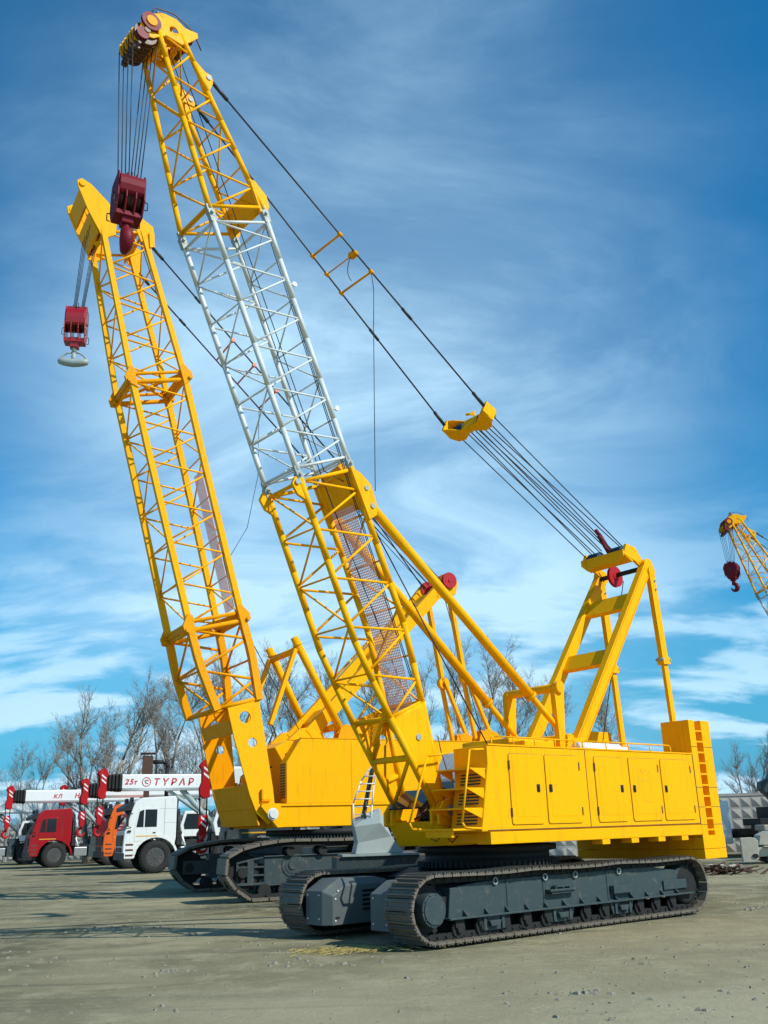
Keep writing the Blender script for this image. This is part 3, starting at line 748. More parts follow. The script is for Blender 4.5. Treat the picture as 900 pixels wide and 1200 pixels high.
# gantry head: sheave carrier, blue sheaves, axle, red pulley
m = MB(True)
hp = [(3.88,7.40),(4.02,7.66),(4.34,7.62),(4.58,7.34),(4.52,7.16),(4.30,7.28)]
for b in (.575,-.575): m.prism(hp, b-.035, b+.035)
m.obox(V(4.05,0,7.36), V(.20,0,-.09)*.8, V(0,.60,0), V(.03,0,.07)*.5)
m.prism([(-.60,7.36),(-.42,7.20),(-.2,7.26),(.2,7.26),(.42,7.20),(.60,7.36),(.60,7.50),(-.60,7.50)], 3.86, 3.90, axis='x')
m.prism([(4.40,7.30),(4.52,7.36),(4.72,7.22),(4.6,7.10)], .52, .62)
m.prism([(4.40,7.30),(4.52,7.36),(4.72,7.22),(4.6,7.10)], -.62, -.52)
gh_ = m.build('gantry_head', YEL, C1, bevel=.006)
m = MB(True)
for k in range(5):
    for b0 in (-.34,.30): m.sheave((4.12,b0-.12+.06*k,7.50),(0,1,0),.17,.05,24)
m.build('blue_sheave', M['blue'], gh_, each=1)
m = MB(True); m.tube((4.50,-.62,7.14),(4.50,.62,7.14),.055,n=14); m.build('gantry_axle', M['dark'], C1)
m = MB(True); m.sheave((4.46,-.12,7.10),(0,1,0),.25,.07,30); m.disc((4.46,-.12,7.10),(0,1,0),.10,.11,20); m.build('red_pulley', M['red'], C1)
m = MB(True); m.beam((3.72,.10,7.94),(4.1,.06,7.60),.07,.12); m.tube((3.70,.10,7.96),(3.62,.10,8.04),.05,n=8); m.build('rope_socket', M['maroon'], C1)

# bail (floating sheave carrier)
BA = V(-.12, 0, 9.76); dl = (V(4.1,0,7.5)-BA).normalized(); dn = V(-dl.z,0,dl.x)
m = MB(True)
def bp(t, b, n): return BA + dl*t + dn*n + V(0,b,0)
out = [(-.26,-.60),(.0,-.63),(.17,-.50),(.20,-.30),(.08,-.06),(.08,.06),(.20,.30),(.17,.50),(.0,.63),(-.26,.60),(-.20,.44),(-.06,.22),(-.06,-.22),(-.20,-.44)]
for nn_ in (-.14, .14): m.plate([bp(t,b,nn_) for t, b in out], .03, dn)
for b in (-.60,.60):
    m.obox(bp(-.11,b,0), dl*.16, V(0,.03,0), dn*.14)
m.obox(bp(-.05,.0,0), dl*.02, V(0,.22,0), dn*.14)
for b in (.30,-.30,0): m.tube(bp(.06,b,-.17), bp(.06,b,.17), .035, n=10)
m.tube(bp(-.1,.05,.2), bp(-.16,-.12,.2), .03, n=6); m.plate([bp(-.15,0,.14),bp(-.05,.1,.14),bp(-.12,.05,.30)], .02, dl)
bo = m.build('pendant_bail', YEL, C1, bevel=.006)
m = MB(True)
for b in (-.36,.36):
    for k in range(4): m.sheave(bp(.02,b,0)+V(0,-.09+.06*k,0), (0,1,0), .13, .05, 20)
m.build('bail_sheave', M['blue'], bo, each=1)

# boom
B1 = BoomFrame((-2.0,1.92), (-.385,.923))
w_lo = lambda s: .54 + max(0, (1.6-s)/1.6)*.05
d_lo = lambda s: min(.59, .13 + .46*s/3.1)
w1 = lambda s: .49 + .02*(s-6)/5
d1 = lambda s: .59
w_up = lambda s: .51 - (s-10.98)/3.6*.19
d_up = lambda s: .59 - (s-10.98)/3.6*.355
sec = lattice(B1, 1.75, 6.1, lambda s: .50, d_lo, 5, .058, .023, YEL, C1, label='yellow lower boom section with perforated walkway panel')
for b, lab in ((.50, None), (-.50, None)):
    m = MB(True); sgn = 1 if b > 0 else -1
    def q(s, n): 
        p = B1(s, 0, n); return (p[0], p[2])
    out_ = [(-.12,-.10), (-.12,.10), (.5,.16), (1.75,.38), (1.75,-.38), (.5,-.20)]
    m.holed(out_[::-1], [] if sgn > 0 else [(1.30,.12,.10),(1.22,-.16,.07)], lambda u, w, t: B1(u, t, w), b, b+.05*sgn)
    m.tube(B1(0,b-.10*sgn,0), B1(0,b+.10*sgn,0), .17, n=20)
    o = m.build('boom_foot_plate', YEL, C1, bevel=.006)
    m = MB(True)
    for k in (-1,1): m.tube(B1(.15,b,.10*k), B1(1.8,b,(.13+.46*1.8/3.1)*k), .062, n=12)
    m.tube(B1(1.74,b,-.40), B1(1.74,b,.40), .05, n=10); m.tube(B1(.62,b,-.2), B1(.62,b,.2), .05, n=10)
    m.build('foot_chord', YEL, o)
    m = MB(True); m.disc(Vector(B1(1.30,b+.055*sgn,.02)), (0,1,0), .055, .03, 16); m.build('inspection_cap', M['lsteel'], o)
m = MB(True)
m.tube(B1(1.05,-.5,-.28), B1(1.05,.5,-.28), .055, n=12); m.tube(B1(1.6,-.5,.3), B1(1.6,.5,.3), .05, n=12)
m.tube(B1(1.05,-.5,-.28), B1(2.0,.5,-.42), .035, n=8); m.tube(B1(1.05,.5,-.28), B1(.2,-.5,-.12), .035, n=8); m.tube(B1(1.6,-.5,.3), B1(.4,.5,.15), .03, n=8)
m.build('foot_brace', YEL, C1)
# upper end plate of lower section and gusset with holes for the backstops
m = MB(True)
m.plate([B1(5.35,-.46,.60), B1(5.35,.46,.60), B1(6.05,.46,.60), B1(6.05,-.46,.60)], .03, (B1.n[0],0,B1.n[1]))
hb = []
for b in (.50,-.50):
    sgn = 1 if b > 0 else -1
    m.prism([q(6.10,.52), q(5.95,.70), q(5.70,.85), q(5.30,.83), q(5.14,.74), q(5.10,.55)], *sorted((b+.03*sgn, b+.085*sgn)))
    m.prism([q(6.15,-.70), q(6.12,-.52), q(5.65,-.56), q(5.85,-.76), q(6.05,-.80)], b-.03, b+.03)
m.build('head_gusset_plate', YEL, C1, bevel=.005, each=1)
m = MB(True)
for b in (.50,-.50):
    sgn = 1 if b > 0 else -1
    for s_, n_ in ((5.66,.72),(5.32,.72)): m.disc(B1(s_, b+.09*sgn, n_), (0,1,0), .05, .03, 14)
    m.disc(B1(6.05, b+.04*sgn, -.70), (0,1,0), .045, .05, 14)
m.build('gusset_pin', M['lsteel'], C1, each=1)
m = MB(True)
for k in range(8):
    s0 = 1.55+.49*k; e0 = d_lo(s0)-.03; e1 = d_lo(s0+.485)-.03
    m.plate([B1(s0,-.38,e0), B1(s0,.28,e0), B1(s0+.485,.28,e1), B1(s0+.485,-.38,e1)], .006, (B1.n[0],0,B1.n[1]))
m.build('perforated_walkway', M['perf'], C1)
secw = lattice(B1, 6.25, 10.85, w1, d1, 6, .048, .018, M['lwhite'], C1, label='pale grey middle boom section')
m = MB(True)
for s_, b_ in ((7.2,.5),(9.6,.5)):
    m.tube(B1(s_,b_,.62), B1(s_,b_,.74), .02, n=8); m.disc(B1(s_,b_,.74),(0,1,0),.05,.03,12)
m.build('rope_guide', M['lwhite'], C1, each=2)
secu = lattice(B1, 11.05, 14.62, w_up, d_up, 4, .050, .021, YEL, C1, label='tapered yellow top boom section')
lugs(B1, 6.17, .5, .59, C1, .11); lugs(B1, 10.96, .51, .59, C1, .11)
m = MB(True)   # gusset at the rear of the upper joint
for b in (.5,-.5): m.prism([q(11.0,.50),q(11.0,.66),q(11.1,.74),q(11.32,.76),q(11.62,.60),q(11.62,.50)], b-.035,b+.035)
m.plate([B1(11.1,-.47,.60),B1(11.1,.47,.60),B1(11.55,.47,.58),B1(11.55,-.47,.58)], .02, (B1.n[0],0,B1.n[1]))
m.build('joint_gusset_plate', YEL, C1, bevel=.004, each=1)
# boom head
m = MB(True)
for b in (.33,-.33):
    sgn = 1 if b > 0 else -1
    out_ = [(14.40,-.42), (14.50,-.12), (14.36,.16), (14.44,.36), (14.56,.58), (14.66,.60), (14.72,.36), (14.88,.22), (14.95,.0), (14.90,-.30), (14.80,-.52), (14.60,-.62), (14.42,-.58)]
    m.holed(out_[::-1], [(14.62,.08,.09),(14.55,-.30,.06)], lambda u, w, t: B1(u, t, w), b, b+.03*sgn)
m.plate([B1(14.92,-.33,-.30),B1(14.92,.33,-.30),B1(14.86,.33,.28),B1(14.86,-.33,.28)], .02, V(*B1(1,0,.1))-V(*B1(0,0,0)))
m.tube(B1(14.35,-.33,-.25),B1(14.35,.33,-.25),.045,n=12); m.tube(B1(14.45,-.33,.22),B1(14.45,.33,.22),.045,n=12)
for b in (-.24,-.145,-.05,.05,.145,.24): m.prism([q(14.30,-.55), q(14.42,-.78), q(14.62,-.74), q(14.74,-.52), q(14.70,-.2), q(14.42,-.2)], b-.008, b+.008)
for b in (-.12,.12): m.prism([q(14.4,-.3), q(14.5,.3), q(14.8,.25), q(14.9,-.2), q(14.6,-.5)], b-.012, b+.012)
bh = m.build('boom_head', YEL, C1, bevel=.005)
m = MB(True)
for k in range(7):
    b = -.285+.095*k; m.sheave(B1(14.50,b,-.52),(0,1,0),.215,.06,26)
m.build('head_sheave', M['brown'], bh, each=1)
m = MB(True)
for b in (.385,-.20): m.sheave(B1(14.70,b,-.38),(0,1,0),.185,.06,28)
for b in (.30,.1,-.1): m.sheave(B1(14.90,b,-.06),(0,1,0),.09,.06,20)
for b in (.2,-.05): m.sheave(B1(14.62,b,.48),(0,1,0),.10,.06,20)
for b in (.36,): m.sheave(B1(14.46,b,-.62),(0,1,0),.12,.05,20)
m.build('top_sheave', M['maroon'], bh, each=1)
m = MB(True); m.disc(B1(14.70,.42,-.38),(0,1,0),.10,.03,20); m.disc(B1(14.90,.345,-.06),(0,1,0),.05,.04,16); m.build('sheave_cap', M['yellow2'], bh, each=1)
m = MB(True)
for k in range(6):
    p = V(*B1(14.28,-.27+.10*k,-.74)); m.obox(p, V(.05,0,0), V(0,.03,0), V(0,0,.05))
m.tube(B1(14.30,-.33,-.72),B1(14.30,.33,-.72),.03,n=8); m.tube(B1(14.62,-.33,.50),B1(14.62,.33,.50),.07,n=12)
m.tube(B1(14.52,-.38,-.52), B1(14.52,.40,-.52), .055, n=12)
pth = [V(*B1(14.9,.34,-.3)), V(*B1(15.05,.34,-.15)), V(*B1(15.02,.34,.1)), V(*B1(14.98,.34,.25)), V(*B1(14.7,.34,.52)), V(*B1(14.35,.3,.6))]
m.sweep(pth, [.012]*6, 6)
m.box(*sorted((B1(15.05,0,.0)[0]-.03,B1(15.05,0,0)[0]+.05)),.1,.2,B1(15.05,0,0)[2]-.02,B1(15.05,0,0)[2]+.06)
m.build('head_fitting', M['brown'], bh, each=1)
m = MB(True)
for b in (.34,-.34):
    m.prism([q(13.2,.30),q(13.45,.40),q(13.66,.58),q(13.80,.58),q(13.86,.46),q(14.15,.28)], b-.03, b+.03)
m.build('pendant_ear', YEL, C1, bevel=.005, each=1)
m = MB(True)
for b in (.34,-.34): m.disc(B1(13.74,b,.50),(0,1,0),.05,.10,14)
m.build('pendant_pin', M['lsteel'], C1, each=1)
# pendants and spreader bars
for sgn in (1,-1):
    p = V(*B1(13.76,.34*sgn,.52)); e = bp(-.24,.60*sgn,.0)
    m = MB(True); m.tube(p, e, .017, n=8); 
    d = (e-p).normalized(); m.tube(p+d*.1, p+d*.5, .035, n=8); m.tube(e-d*.4, e-d*.02, .035, n=8); m.tube(p+d*5.5, p+d*5.8, .03, n=8)
    m.build('pendant_rope', M['rope'], C1)
for k, t in enumerate((.446,.502,.560)):
    A = V(*B1(13.76,.34,.52)).lerp(bp(-.24,.60,0), t); Bq = V(*B1(13.76,-.34,.52)).lerp(bp(-.24,-.60,0), t)
    m = MB(True); m.tube(A, Bq, .022 if k != 1 else .014, n=8)
    for p in (A, Bq): m.tube(p-dl*.05, p+dl*.05, .04, n=8)
    if k == 1: m.obox(A.lerp(Bq,.1), V(.06,0,0), V(0,.07,0), V(0,0,.05))
    m.build('spreader_bar', M['yellow2'], C1)
A = V(*B1(13.76,.34,.52)).lerp(bp(-.24,.60,0), .56)
m = MB(True); m.path([A+V(0,.0,0), A+V(.05,0,-.4), A+V(.02,0,-1.2), A+V(-.05,0,-4.6)], .008, n=5)
a2 = V(*B1(13.76,.34,.52)).lerp(bp(-.24,.60,0), .502)
pth = [a2+V(-.02,-.1,-.02)]
for k in range(1,9): pth.append(a2+V(-.03,-.12,-.02-.07*k)+V(0,-.10*math.sin(k*.4),0))
m.path(pth, .008, n=5)
m.build('signal_cable', M['rope'], C1)
# ropes bail -> gantry head
m = MB(True)
for b, e, k in ((.50,.44,1),(.46,.30,-1),(.16,.38,1),(.10,.22,-1),(.06,.10,1),(.02,-.02,-1),(-.04,-.12,1),(-.10,-.26,-1),(-.38,-.34,1),(-.44,-.46,-1)):
    m.tube(bp(.1,b,.09*k), V(4.06,e,7.56 + .1*k), .012, n=6)
m.build('luffing_rope', M['rope'], C1, each=1)
# hoist ropes
HB = V(-8.05, 0, 12.22)
m = MB(True)
for k in range(4):
    b = -.285+.19*k
    for n_, o_ in ((-.76,-.16),(-.26,.17)):
        p = V(*B1(14.50,b,n_)); m.tube(p, V(-8.05+o_*.6, b*.75, 12.0), .0095, n=5)
m.build('hoist_rope', M['rope'], C1, each=1)
m = MB(True)
m.tube(B1(14.6,.12,.2), B1(6.2,.12,.30), .009, n=5); m.tube(B1(6.2,.12,.30), B1(5.8,.25,.7), .009, n=5); m.tube(B1(5.8,.25,.7), (-.62,.4,3.0), .012, n=6)
m.tube(B1(14.6,-.1,.2), B1(5.9,-.1,.40), .009, n=5); m.tube(B1(5.9,-.1,.4), (-1.4,-.1,2.3), .010, n=5)
m.tube((4.46,.10,6.95),(3.2,.0,3.2),.010,n=6)
for bb_ in (.40,.44): m.tube(B1(10.9,bb_,.62), B1(2.2,bb_,.42), .009, n=5)
m.build('winch_rope', M['rope'], C1, each=1)
# backstop tubes
for b in (.50,-.50):
    A = V(*B1(5.32,b,.76)); E_ = V(1.35,b*1.2,3.22); J = A.lerp(E_, .80)
    m = MB(True); m.tube(A, J, .088, n=16); m.disc(J, E_-A, .115, .07, 18)
    o = m.build('backstop_tube', YEL, C1)
    m = MB(True); m.tube(J, E_, .06, n=14); m.obox(E_, V(.09,0,0), V(0,.09,0), V(0,0,.08)); m.build('backstop_rod', YEL, o)
HK1 = hook_block('crane_hook_block', 'maroon hook block with pointed hook hanging from the tallest boom', None, (0,0,0), R(-62), .215, 1.05)
HK1.location = Vector((2.02,18.40,0)) + Matrix.Rotation(R(40),3,'Z') @ V(-8.05, 0, 12.22)

# ------------------------------------------------------------------ CRANE TWO (behind, larger)
C2 = thing('crawler_crane', 'yellow crawler crane behind the nearest one, boom yellow all the way up', 'crane', (-1.97,30.15,0), R(30))
Y2 = M['yellow2']
def track2(s):
    global CC; CC = (0,.75)
    path = [(-3.42,.05),(-4.02,.44),(-4.16,.92),(-3.95,1.20),(-3.3,1.36),(-2.5,1.46),(-1.0,1.43),(.5,1.45),(2.2,1.43),(3.6,1.38),(4.2,1.1),(4.35,.7),(4.1,.3),(3.6,.05)]
    b0, b1 = (2.50,3.35) if s > 0 else (-3.35,-2.50)
    o_ = 3.05*s; i_ = 2.6*s
    m = MB(True); m.prism([(-3.0,.38),(-3.0,1.06),(3.2,1.06),(3.2,.38)], *sorted((o_, i_)))
    T = m.build('crawler_track', M['steel'], C2, bevel=.015); T.rotation_euler = (0,0,R(-5))
    m = MB(True)   # open yoke at the front
    for z0, z1 in ((.38,.44),(.60,.64),(.80,.84)): m.box(-3.75,-3.0,*sorted((o_-.05*s,o_)),z0,z1)
    m.box(-3.75,-3.69,*sorted((o_-.05*s,o_)),.38,.93); m.box(-3.45,-3.28,*sorted((o_-.045*s,o_+.004*s)),.38,1.0)
    m.prism([(-3.75,.90),(-3.0,1.04),(-3.0,1.09),(-3.75,.95)], *sorted((o_-.06*s,o_+.01*s)))
    m.box(-3.02,3.2,*sorted((o_-.02*s,o_+.05*s)),1.06,1.085); m.box(-3.02,3.2,*sorted((o_-.02*s,o_+.05*s)),.36,.385)
    for r_, t_ in ((.30,.02),(.22,.04),(.12,.09)): m.disc((-2.22,o_+.01*s,.84),(0,1,0),r_,t_,28)
    m.box(-3.80,3.2,*sorted((i_+.1*s,i_+.15*s)),.5,.9)
    m.build('track_yoke', M['steel'], T, bevel=.006)
    m = MB(True); c = V(-3.60, 2.92*s, .70)
    m.lathe(c,(0,1,0),[(.44,-.06),(.50,-.04),(.50,.04),(.44,.06)],10)
    m.disc(c,(0,1,0),.13,.5,16); m.box(-3.6,-3.2,*sorted((2.75*s,3.0*s)),.6,.8)
    m.build('idler_wheel', M['dark'], T)
    m = MB(True)
    for i in range(12):
        a = -3.0+.54*i; m.lathe((a,2.92*s,.24),(0,1,0),[(.17,-.2),(.17,-.09),(.13,-.08),(.13,.08),(.17,.09),(.17,.2)],14)
        m.box(a-.05,a+.05,*sorted((2.7*s,3.04*s)),.24,.4)
    m.build('track_roller', M['dark'], T, each=2); m = MB(True)
    for a in (-2.3,-1.4,-.4,.9,2.2): m.lathe((a,2.92*s,1.18),(0,1,0),[(.12,-.25),(.12,-.15),(.08,-.14),(.08,.14),(.12,.15),(.12,.25)],14)
    m.build('carrier_roller', M['dark'], T, each=1)
    chain(path, .46, b0, b1, .07, .015, .2, 'c', T)
for s in (1,-1): track2(s)
m = MB(True); m.box(-1.5,1.5,-2.6,2.6,.55,1.18); m.prism([(-2.6,.6),(-1.4,.6),(-1.4,1.3),(-2.6,1.0)],-1.2,1.2); m.box(-2.2,2.2,-1.5,1.5,.6,1.35)
m.build('carbody', M['dark'], C2, bevel=.02)
m = MB(True); m.lathe((0,0,1.52),(0,0,1),[(1.75,-.17),(1.75,.02),(1.9,.04),(1.9,.20)],72)
m.build('turntable', M['dark'], C2)
m = MB(True)
for i in range(120):
    t = 2*math.pi*i/120; m.tube((1.78*math.cos(t),1.78*math.sin(t),1.38),(1.78*math.cos(t),1.78*math.sin(t),1.60),.022,n=5)
m.build('turntable_bolts', M['lsteel'], C2)
m = MB(True)   # cables/pad on the carbody seen beside the track
for b in (2.3,-2.3): m.box(-1.8,-.4,b-.3,b+.3,1.05,1.25)
m.build('carbody_step', M['lsteel'], C2, each=1)
# house
m = MB(True)
m.prism([(-2.44,1.79),(7.2,1.79),(7.2,2.42),(-2.86,2.42)], -1.60, 1.60)
m.build('deck', YEL, C2, bevel=.012)
m = MB(True); m.prism([(-2.86,2.43),(-2.9,2.36),(-2.40,1.79),(-2.3,1.79),(-2.3,2.43)],1.60,1.66)
m.box(-2.5,7.2,1.60,1.64,2.36,2.41)
for a in (-.02,2.2,4.4): m.box(a-.02,a+.02,1.60,1.63,1.80,2.36)
m.build('deck_rib', YEL, C2, each=1)
m = MB(True); m.prism([(-2.10,2.42),(7.2,2.42),(7.2,4.24),(-1.66,4.24),(-2.12,3.55)], 1.16, 1.60)
m.prism([(-1.3,2.42),(7.2,2.42),(7.2,4.20),(-1.9,4.20),(-2.3,4.0)], -1.60, 1.158)
ho2 = m.build('machinery_house', YEL, C2, bevel=.02)
m = MB(True)
for k in range(13): 
    t = k/12; a = -2.13+.02*0; z = 2.6+.9*t; m.box(-2.14,-2.09,1.2,1.5,z-.018,z+.018)
m.box(-1.32,-1.28,-1.0,1.0,2.5,3.4)
m.build('louvre_slats', M['brown'], ho2)
m = MB(True)
for a in (-.02,1.3): m.box(a-.01,a+.01,1.598,1.606,2.5,4.15)
m.box(-1.7,7.2,1.55,1.612,4.235,4.26)
m.build('panel_seam', M['yellow2'], ho2)
m = MB(True); m.box(-1.0,-.1,-1.3,-1.1,4.24,4.62)
for b in (.95,1.25,-.95,-1.25): m.prism([(-.3,4.24),(.42,4.24),(.3,4.62),(.0,4.72),(-.2,4.6)], b-.04, b+.04)
for b in (.5,.9,-.5,-.9): m.prism([(5.1,4.24),(6.2,4.24),(5.9,4.60),(5.5,4.75),(5.2,4.6)], b-.04, b+.04)
m.build('roof_bracket', Y2, C2, bevel=.005, each=1)
# boom foot
B2 = BoomFrame((-2.66,2.17), (-.262,.965))
w2 = lambda s: 1.0 - .10*min(1,max(0,(s-5.6)/4)) - .02*(s-5.6)/13
def wlo2(s): return 1.50 - .50*min(1, s/5.6)
def dlo2(s): return min(.82, .30+.52*s/4.5)
def q2(s, n): p = B2(s,0,n); return (p[0], p[2])
for sgn in (1,-1):
    m = MB(True); 
    # plate follows the splayed side: corners as 3D points
    def qq(s, n): return B2(s, wlo2(s)*sgn, n)
    out_ = [(-.30,-.05), (-.15,.22), (.6,.36), (3.15,.66), (3.15,-.34), (2.2,-.38), (.6,-.36), (.1,-.30)]
    m.holed(out_[::-1], [(2.72,.10,.17),(1.98,.12,.13)], lambda u, w, t: V(*B2(u, (wlo2(u)+t)*sgn, w)), -.03, .03)
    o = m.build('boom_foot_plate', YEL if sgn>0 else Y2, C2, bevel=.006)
    m = MB(True)
    p = Vector(B2(.45,(wlo2(.45)+.07)*sgn,.05)); m.box(p[0]-.12,p[0]+.15,p[1]-.05,p[1]+.05,p[2]-.12,p[2]-.06); m.box(p[0]-.12,p[0]-.07,p[1]-.05,p[1]+.05,p[2]-.1,p[2]+.2)
    m.build('plate_lug', Y2, o)
    m = MB(True); m.disc((-2.55,1.66*sgn,2.15),(0,1,0),.16,.05,24); m.disc((-2.55,1.70*sgn,2.15),(0,1,0),.11,.05,20)
    m.build('boom_foot_pin', M['lwhite'], C2)
m = MB(True); m.tube(B2(0,-1.5,0),B2(0,1.5,0),.18,n=18)
m.plate([B2(-.25,-1.45,-.28),B2(-.25,1.45,-.28),B2(.9,1.35,-.34),B2(.9,-1.35,-.34)],.05,(B2.n[0],0,B2.n[1]))
m.plate([B2(2.35,-1.2,-.33),B2(2.35,1.2,-.33),B2(2.75,1.2,-.36),B2(2.75,-1.2,-.36)],.05,(B2.n[0],0,B2.n[1]))
for b in (-1.3,-.4,.45): m.prism([(-2.75,1.85),(-2.3,1.82),(-2.2,3.0),(-2.5,3.1)], b, b+.06)
m.tube((-2.55,-.6,3.3),(-2.45,-.62,2.4),.10,n=12); m.prism([(-3.05,2.30),(-2.44,1.80),(-2.3,2.4)],-1.5,1.5)
m.build('boom_foot_frame', Y2, C2, bevel=.005)
m = MB(True)
rnd = random.Random(9)
for i in range(6):
    b = -1.0+.35*i; m.path([V(-2.4,b,2.4), V(-2.55,b+.05,2.9), V(-2.45,b-.1,3.3), V(-2.2,b,3.5)], .022, n=6)
m.build('hydraulic_hose', M['black'], C2)
def tri(BF, s0, s1, wf, df, parent):
    pass
lattice(B2, 3.1, 5.55, wlo2, dlo2, 2, .105, .042, Y2, C2, square=True)
lattice(B2, 5.7, 13.4, lambda s: 1.0-.12*min(1,(s-5.7)/5), lambda s: .82+.03*(s-5.7)/8, 6, .088, .030, YEL, C2, square=True)
lattice(B2, 13.6, 18.7, lambda s: .87-.15*(s-13.6)/5.1, lambda s: .85-.20*(s-13.6)/5.1, 4, .080, .030, YEL, C2, square=True)
for s_, w_, d_ in ((5.62,1.0,.82),(13.5,.87,.85)):
    m = MB(True)
    for sgn in (1,-1):
        for n_ in (-d_, d_):
            e = 1 if n_ > 0 else -1
            m.prism([q2(s_-.35,n_-.10*e), q2(s_-.12,n_+.22*e), q2(s_+.05,n_+.24*e), q2(s_+.38,n_+.02*e), q2(s_+.30,n_-.12*e)], *sorted((w_*sgn+.02*sgn, w_*sgn+.13*sgn)))
            m.tube(B2(s_-.1,w_*sgn-.1*sgn,n_+.14*e), B2(s_-.1,w_*sgn+.2*sgn,n_+.14*e), .065, n=12)
        m.tube(B2(s_-.12,w_*sgn,-d_), B2(s_-.12,w_*sgn,d_), .075, n=10); m.tube(B2(s_+.15,w_*sgn,-d_), B2(s_+.15,w_*sgn,d_), .055, n=10)
    for n_ in (-d_, d_): m.tube(B2(s_,-w_,n_), B2(s_,w_,n_), .08, n=10)
    m.tube(B2(s_,-w_,-d_), B2(s_+.1,w_,d_), .05, n=8); m.tube(B2(s_,w_,-d_), B2(s_-.1,-w_,d_), .05, n=8); m.disc(B2(s_,0,0),(B2.d[0],0,B2.d[1]),.16,.1,16)
    m.build('joint_gusset_plate', Y2, C2, bevel=.005)
m = MB(True)
for k in range(9):
    s0 = 5.95+.5*k; m.plate([B2(s0,-.1,.80),B2(s0,.62,.80),B2(s0+.495,.62,.80),B2(s0+.495,-.1,.80)], .008, (B2.n[0],0,B2.n[1]))
m.build('perforated_walkway', M['perf2'], C2)
# head
m = MB(True)
for sgn in (1,-1):
    w_ = .72
    m.prism([q2(18.35,-.72), q2(18.5,-.30), q2(19.1,-.12), q2(19.65,-.28), q2(20.30,-.72), q2(20.50,-.98), q2(20.42,-1.15), q2(20.22,-1.16), q2(19.4,-1.02), q2(18.9,-.88)], *sorted((w_*sgn,(w_+.07)*sgn)))
    m.tube(B2(20.30,w_*sgn-.02*sgn,-1.0), B2(20.30,(w_+.12)*sgn,-1.0), .10, n=16)
    m.prism([q2(18.3,.50), q2(18.3,.76), q2(18.55,1.0), q2(18.85,1.02), q2(19.15,.72), q2(19.35,.45), q2(18.9,.40)], *sorted((w_*sgn,(w_+.06)*sgn)))
m.prism([q2(18.6,-.85), q2(19.3,-1.0), q2(19.3,-.94), q2(18.6,-.79)], -.70,.70)
m.prism([q2(19.6,-1.02), q2(20.2,-1.1), q2(20.2,-1.05), q2(19.6,-.95)], -.70,.70)
m.plate([B2(18.3,-.7,.35),B2(18.3,.7,.35),B2(19.1,.5,.45),B2(19.1,-.5,.45)], .04, (B2.n[0],0,B2.n[1]))
for b in (-.25,.2): m.prism([q2(18.6,-.8), q2(18.9,-.3), q2(19.6,-.4), q2(20.2,-1.0)], b, b+.04)
for n_ in (-.6,.5): m.tube(B2(18.75,-.72,n_), B2(18.75,.72,n_), .07, n=10)
b2h = m.build('boom_head', YEL, C2, bevel=.006)
m = MB(True)
for k in range(6): m.sheave(B2(19.15,-.5+.2*k,-.62),(0,1,0),.33,.09,26)
m.tube(B2(19.15,-.72,-.62),B2(19.15,.72,-.62),.07)
m.build('head_sheaves', M['brown'], b2h)
m = MB(True); 
for b in (.45,-.45): m.disc(B2(18.35,b,-.85),(0,1,0),.09,.06,14)
for sgn in (1,-1):
    m.prism([q2(18.05,.72),q2(18.05,.88),q2(18.55,.98),q2(18.6,.82)], *sorted((.80*sgn,.86*sgn)))
m.build('pendant_link', M['yellow'], b2h, each=1)
# pendants, bail, luffing ropes of crane two
BL = V(.35,0,13.25)
for sgn in (1,-1):
    p = V(*B2(18.05,.83*sgn,.82)); e = BL+V(-.2,.72*sgn,.2); d = (e-p).normalized()
    m = MB(True); m.tube(p, e, .026, n=8); m.tube(p, p+d*.5, .05, n=8)
    for t in (.22,): m.tube(p.lerp(e,t), p.lerp(e,t+.03), .045, n=8)
    m.build('pendant_rope', M['rope'], C2)
for t in (.42,.535,.655):
    m = MB(True); A = V(*B2(18.05,.83,.82)).lerp(BL+V(-.2,.72,.2), t); Bq = V(*B2(18.05,-.83,.82)).lerp(BL+V(-.2,-.72,.2), t)
    m.tube(A, Bq, .03, n=8); m.tube(A-V(0,.05,0),A+V(0,.05,0),.07,n=8); m.build('spreader_bar', M['orange'], C2)
m = MB(True); m.obox(BL, V(.18,0,-.16), V(0,.76,0), V(.08,0,.09)); m.build('pendant_bail', Y2, C2, bevel=.02)
m = MB(True)
for k in range(9): b = -.5+.125*k; m.tube(BL+V(0,b,0), V(4.25,b,9.78+(.12 if k%2 else -.05)), .014, n=5)
m.tube(BL+V(0,.5,0), V(3.6,.6,9.2), .022, n=6)
m.tube((4.35,.3,9.6),(5.9,.1,4.4),.014,n=6)
m.tube(B2(18.9,.5,.55), B2(13.5,.45,1.0), .014, n=5); m.tube(B2(13.5,.45,1.0), B2(6,.3,.95), .014, n=5); m.tube(B2(6,.3,.95),(-1,.3,4.4),.014,n=5)
A = V(*B2(18.05,-.83,.82)).lerp(BL+V(-.2,-.72,.2), .655); m.path([A, A+V(0,0,-2.5), A+V(-.35,0,-4.4), A+V(-1.0,0,-5.6)], .010, n=5)
m.build('luffing_rope', M['rope'], C2)
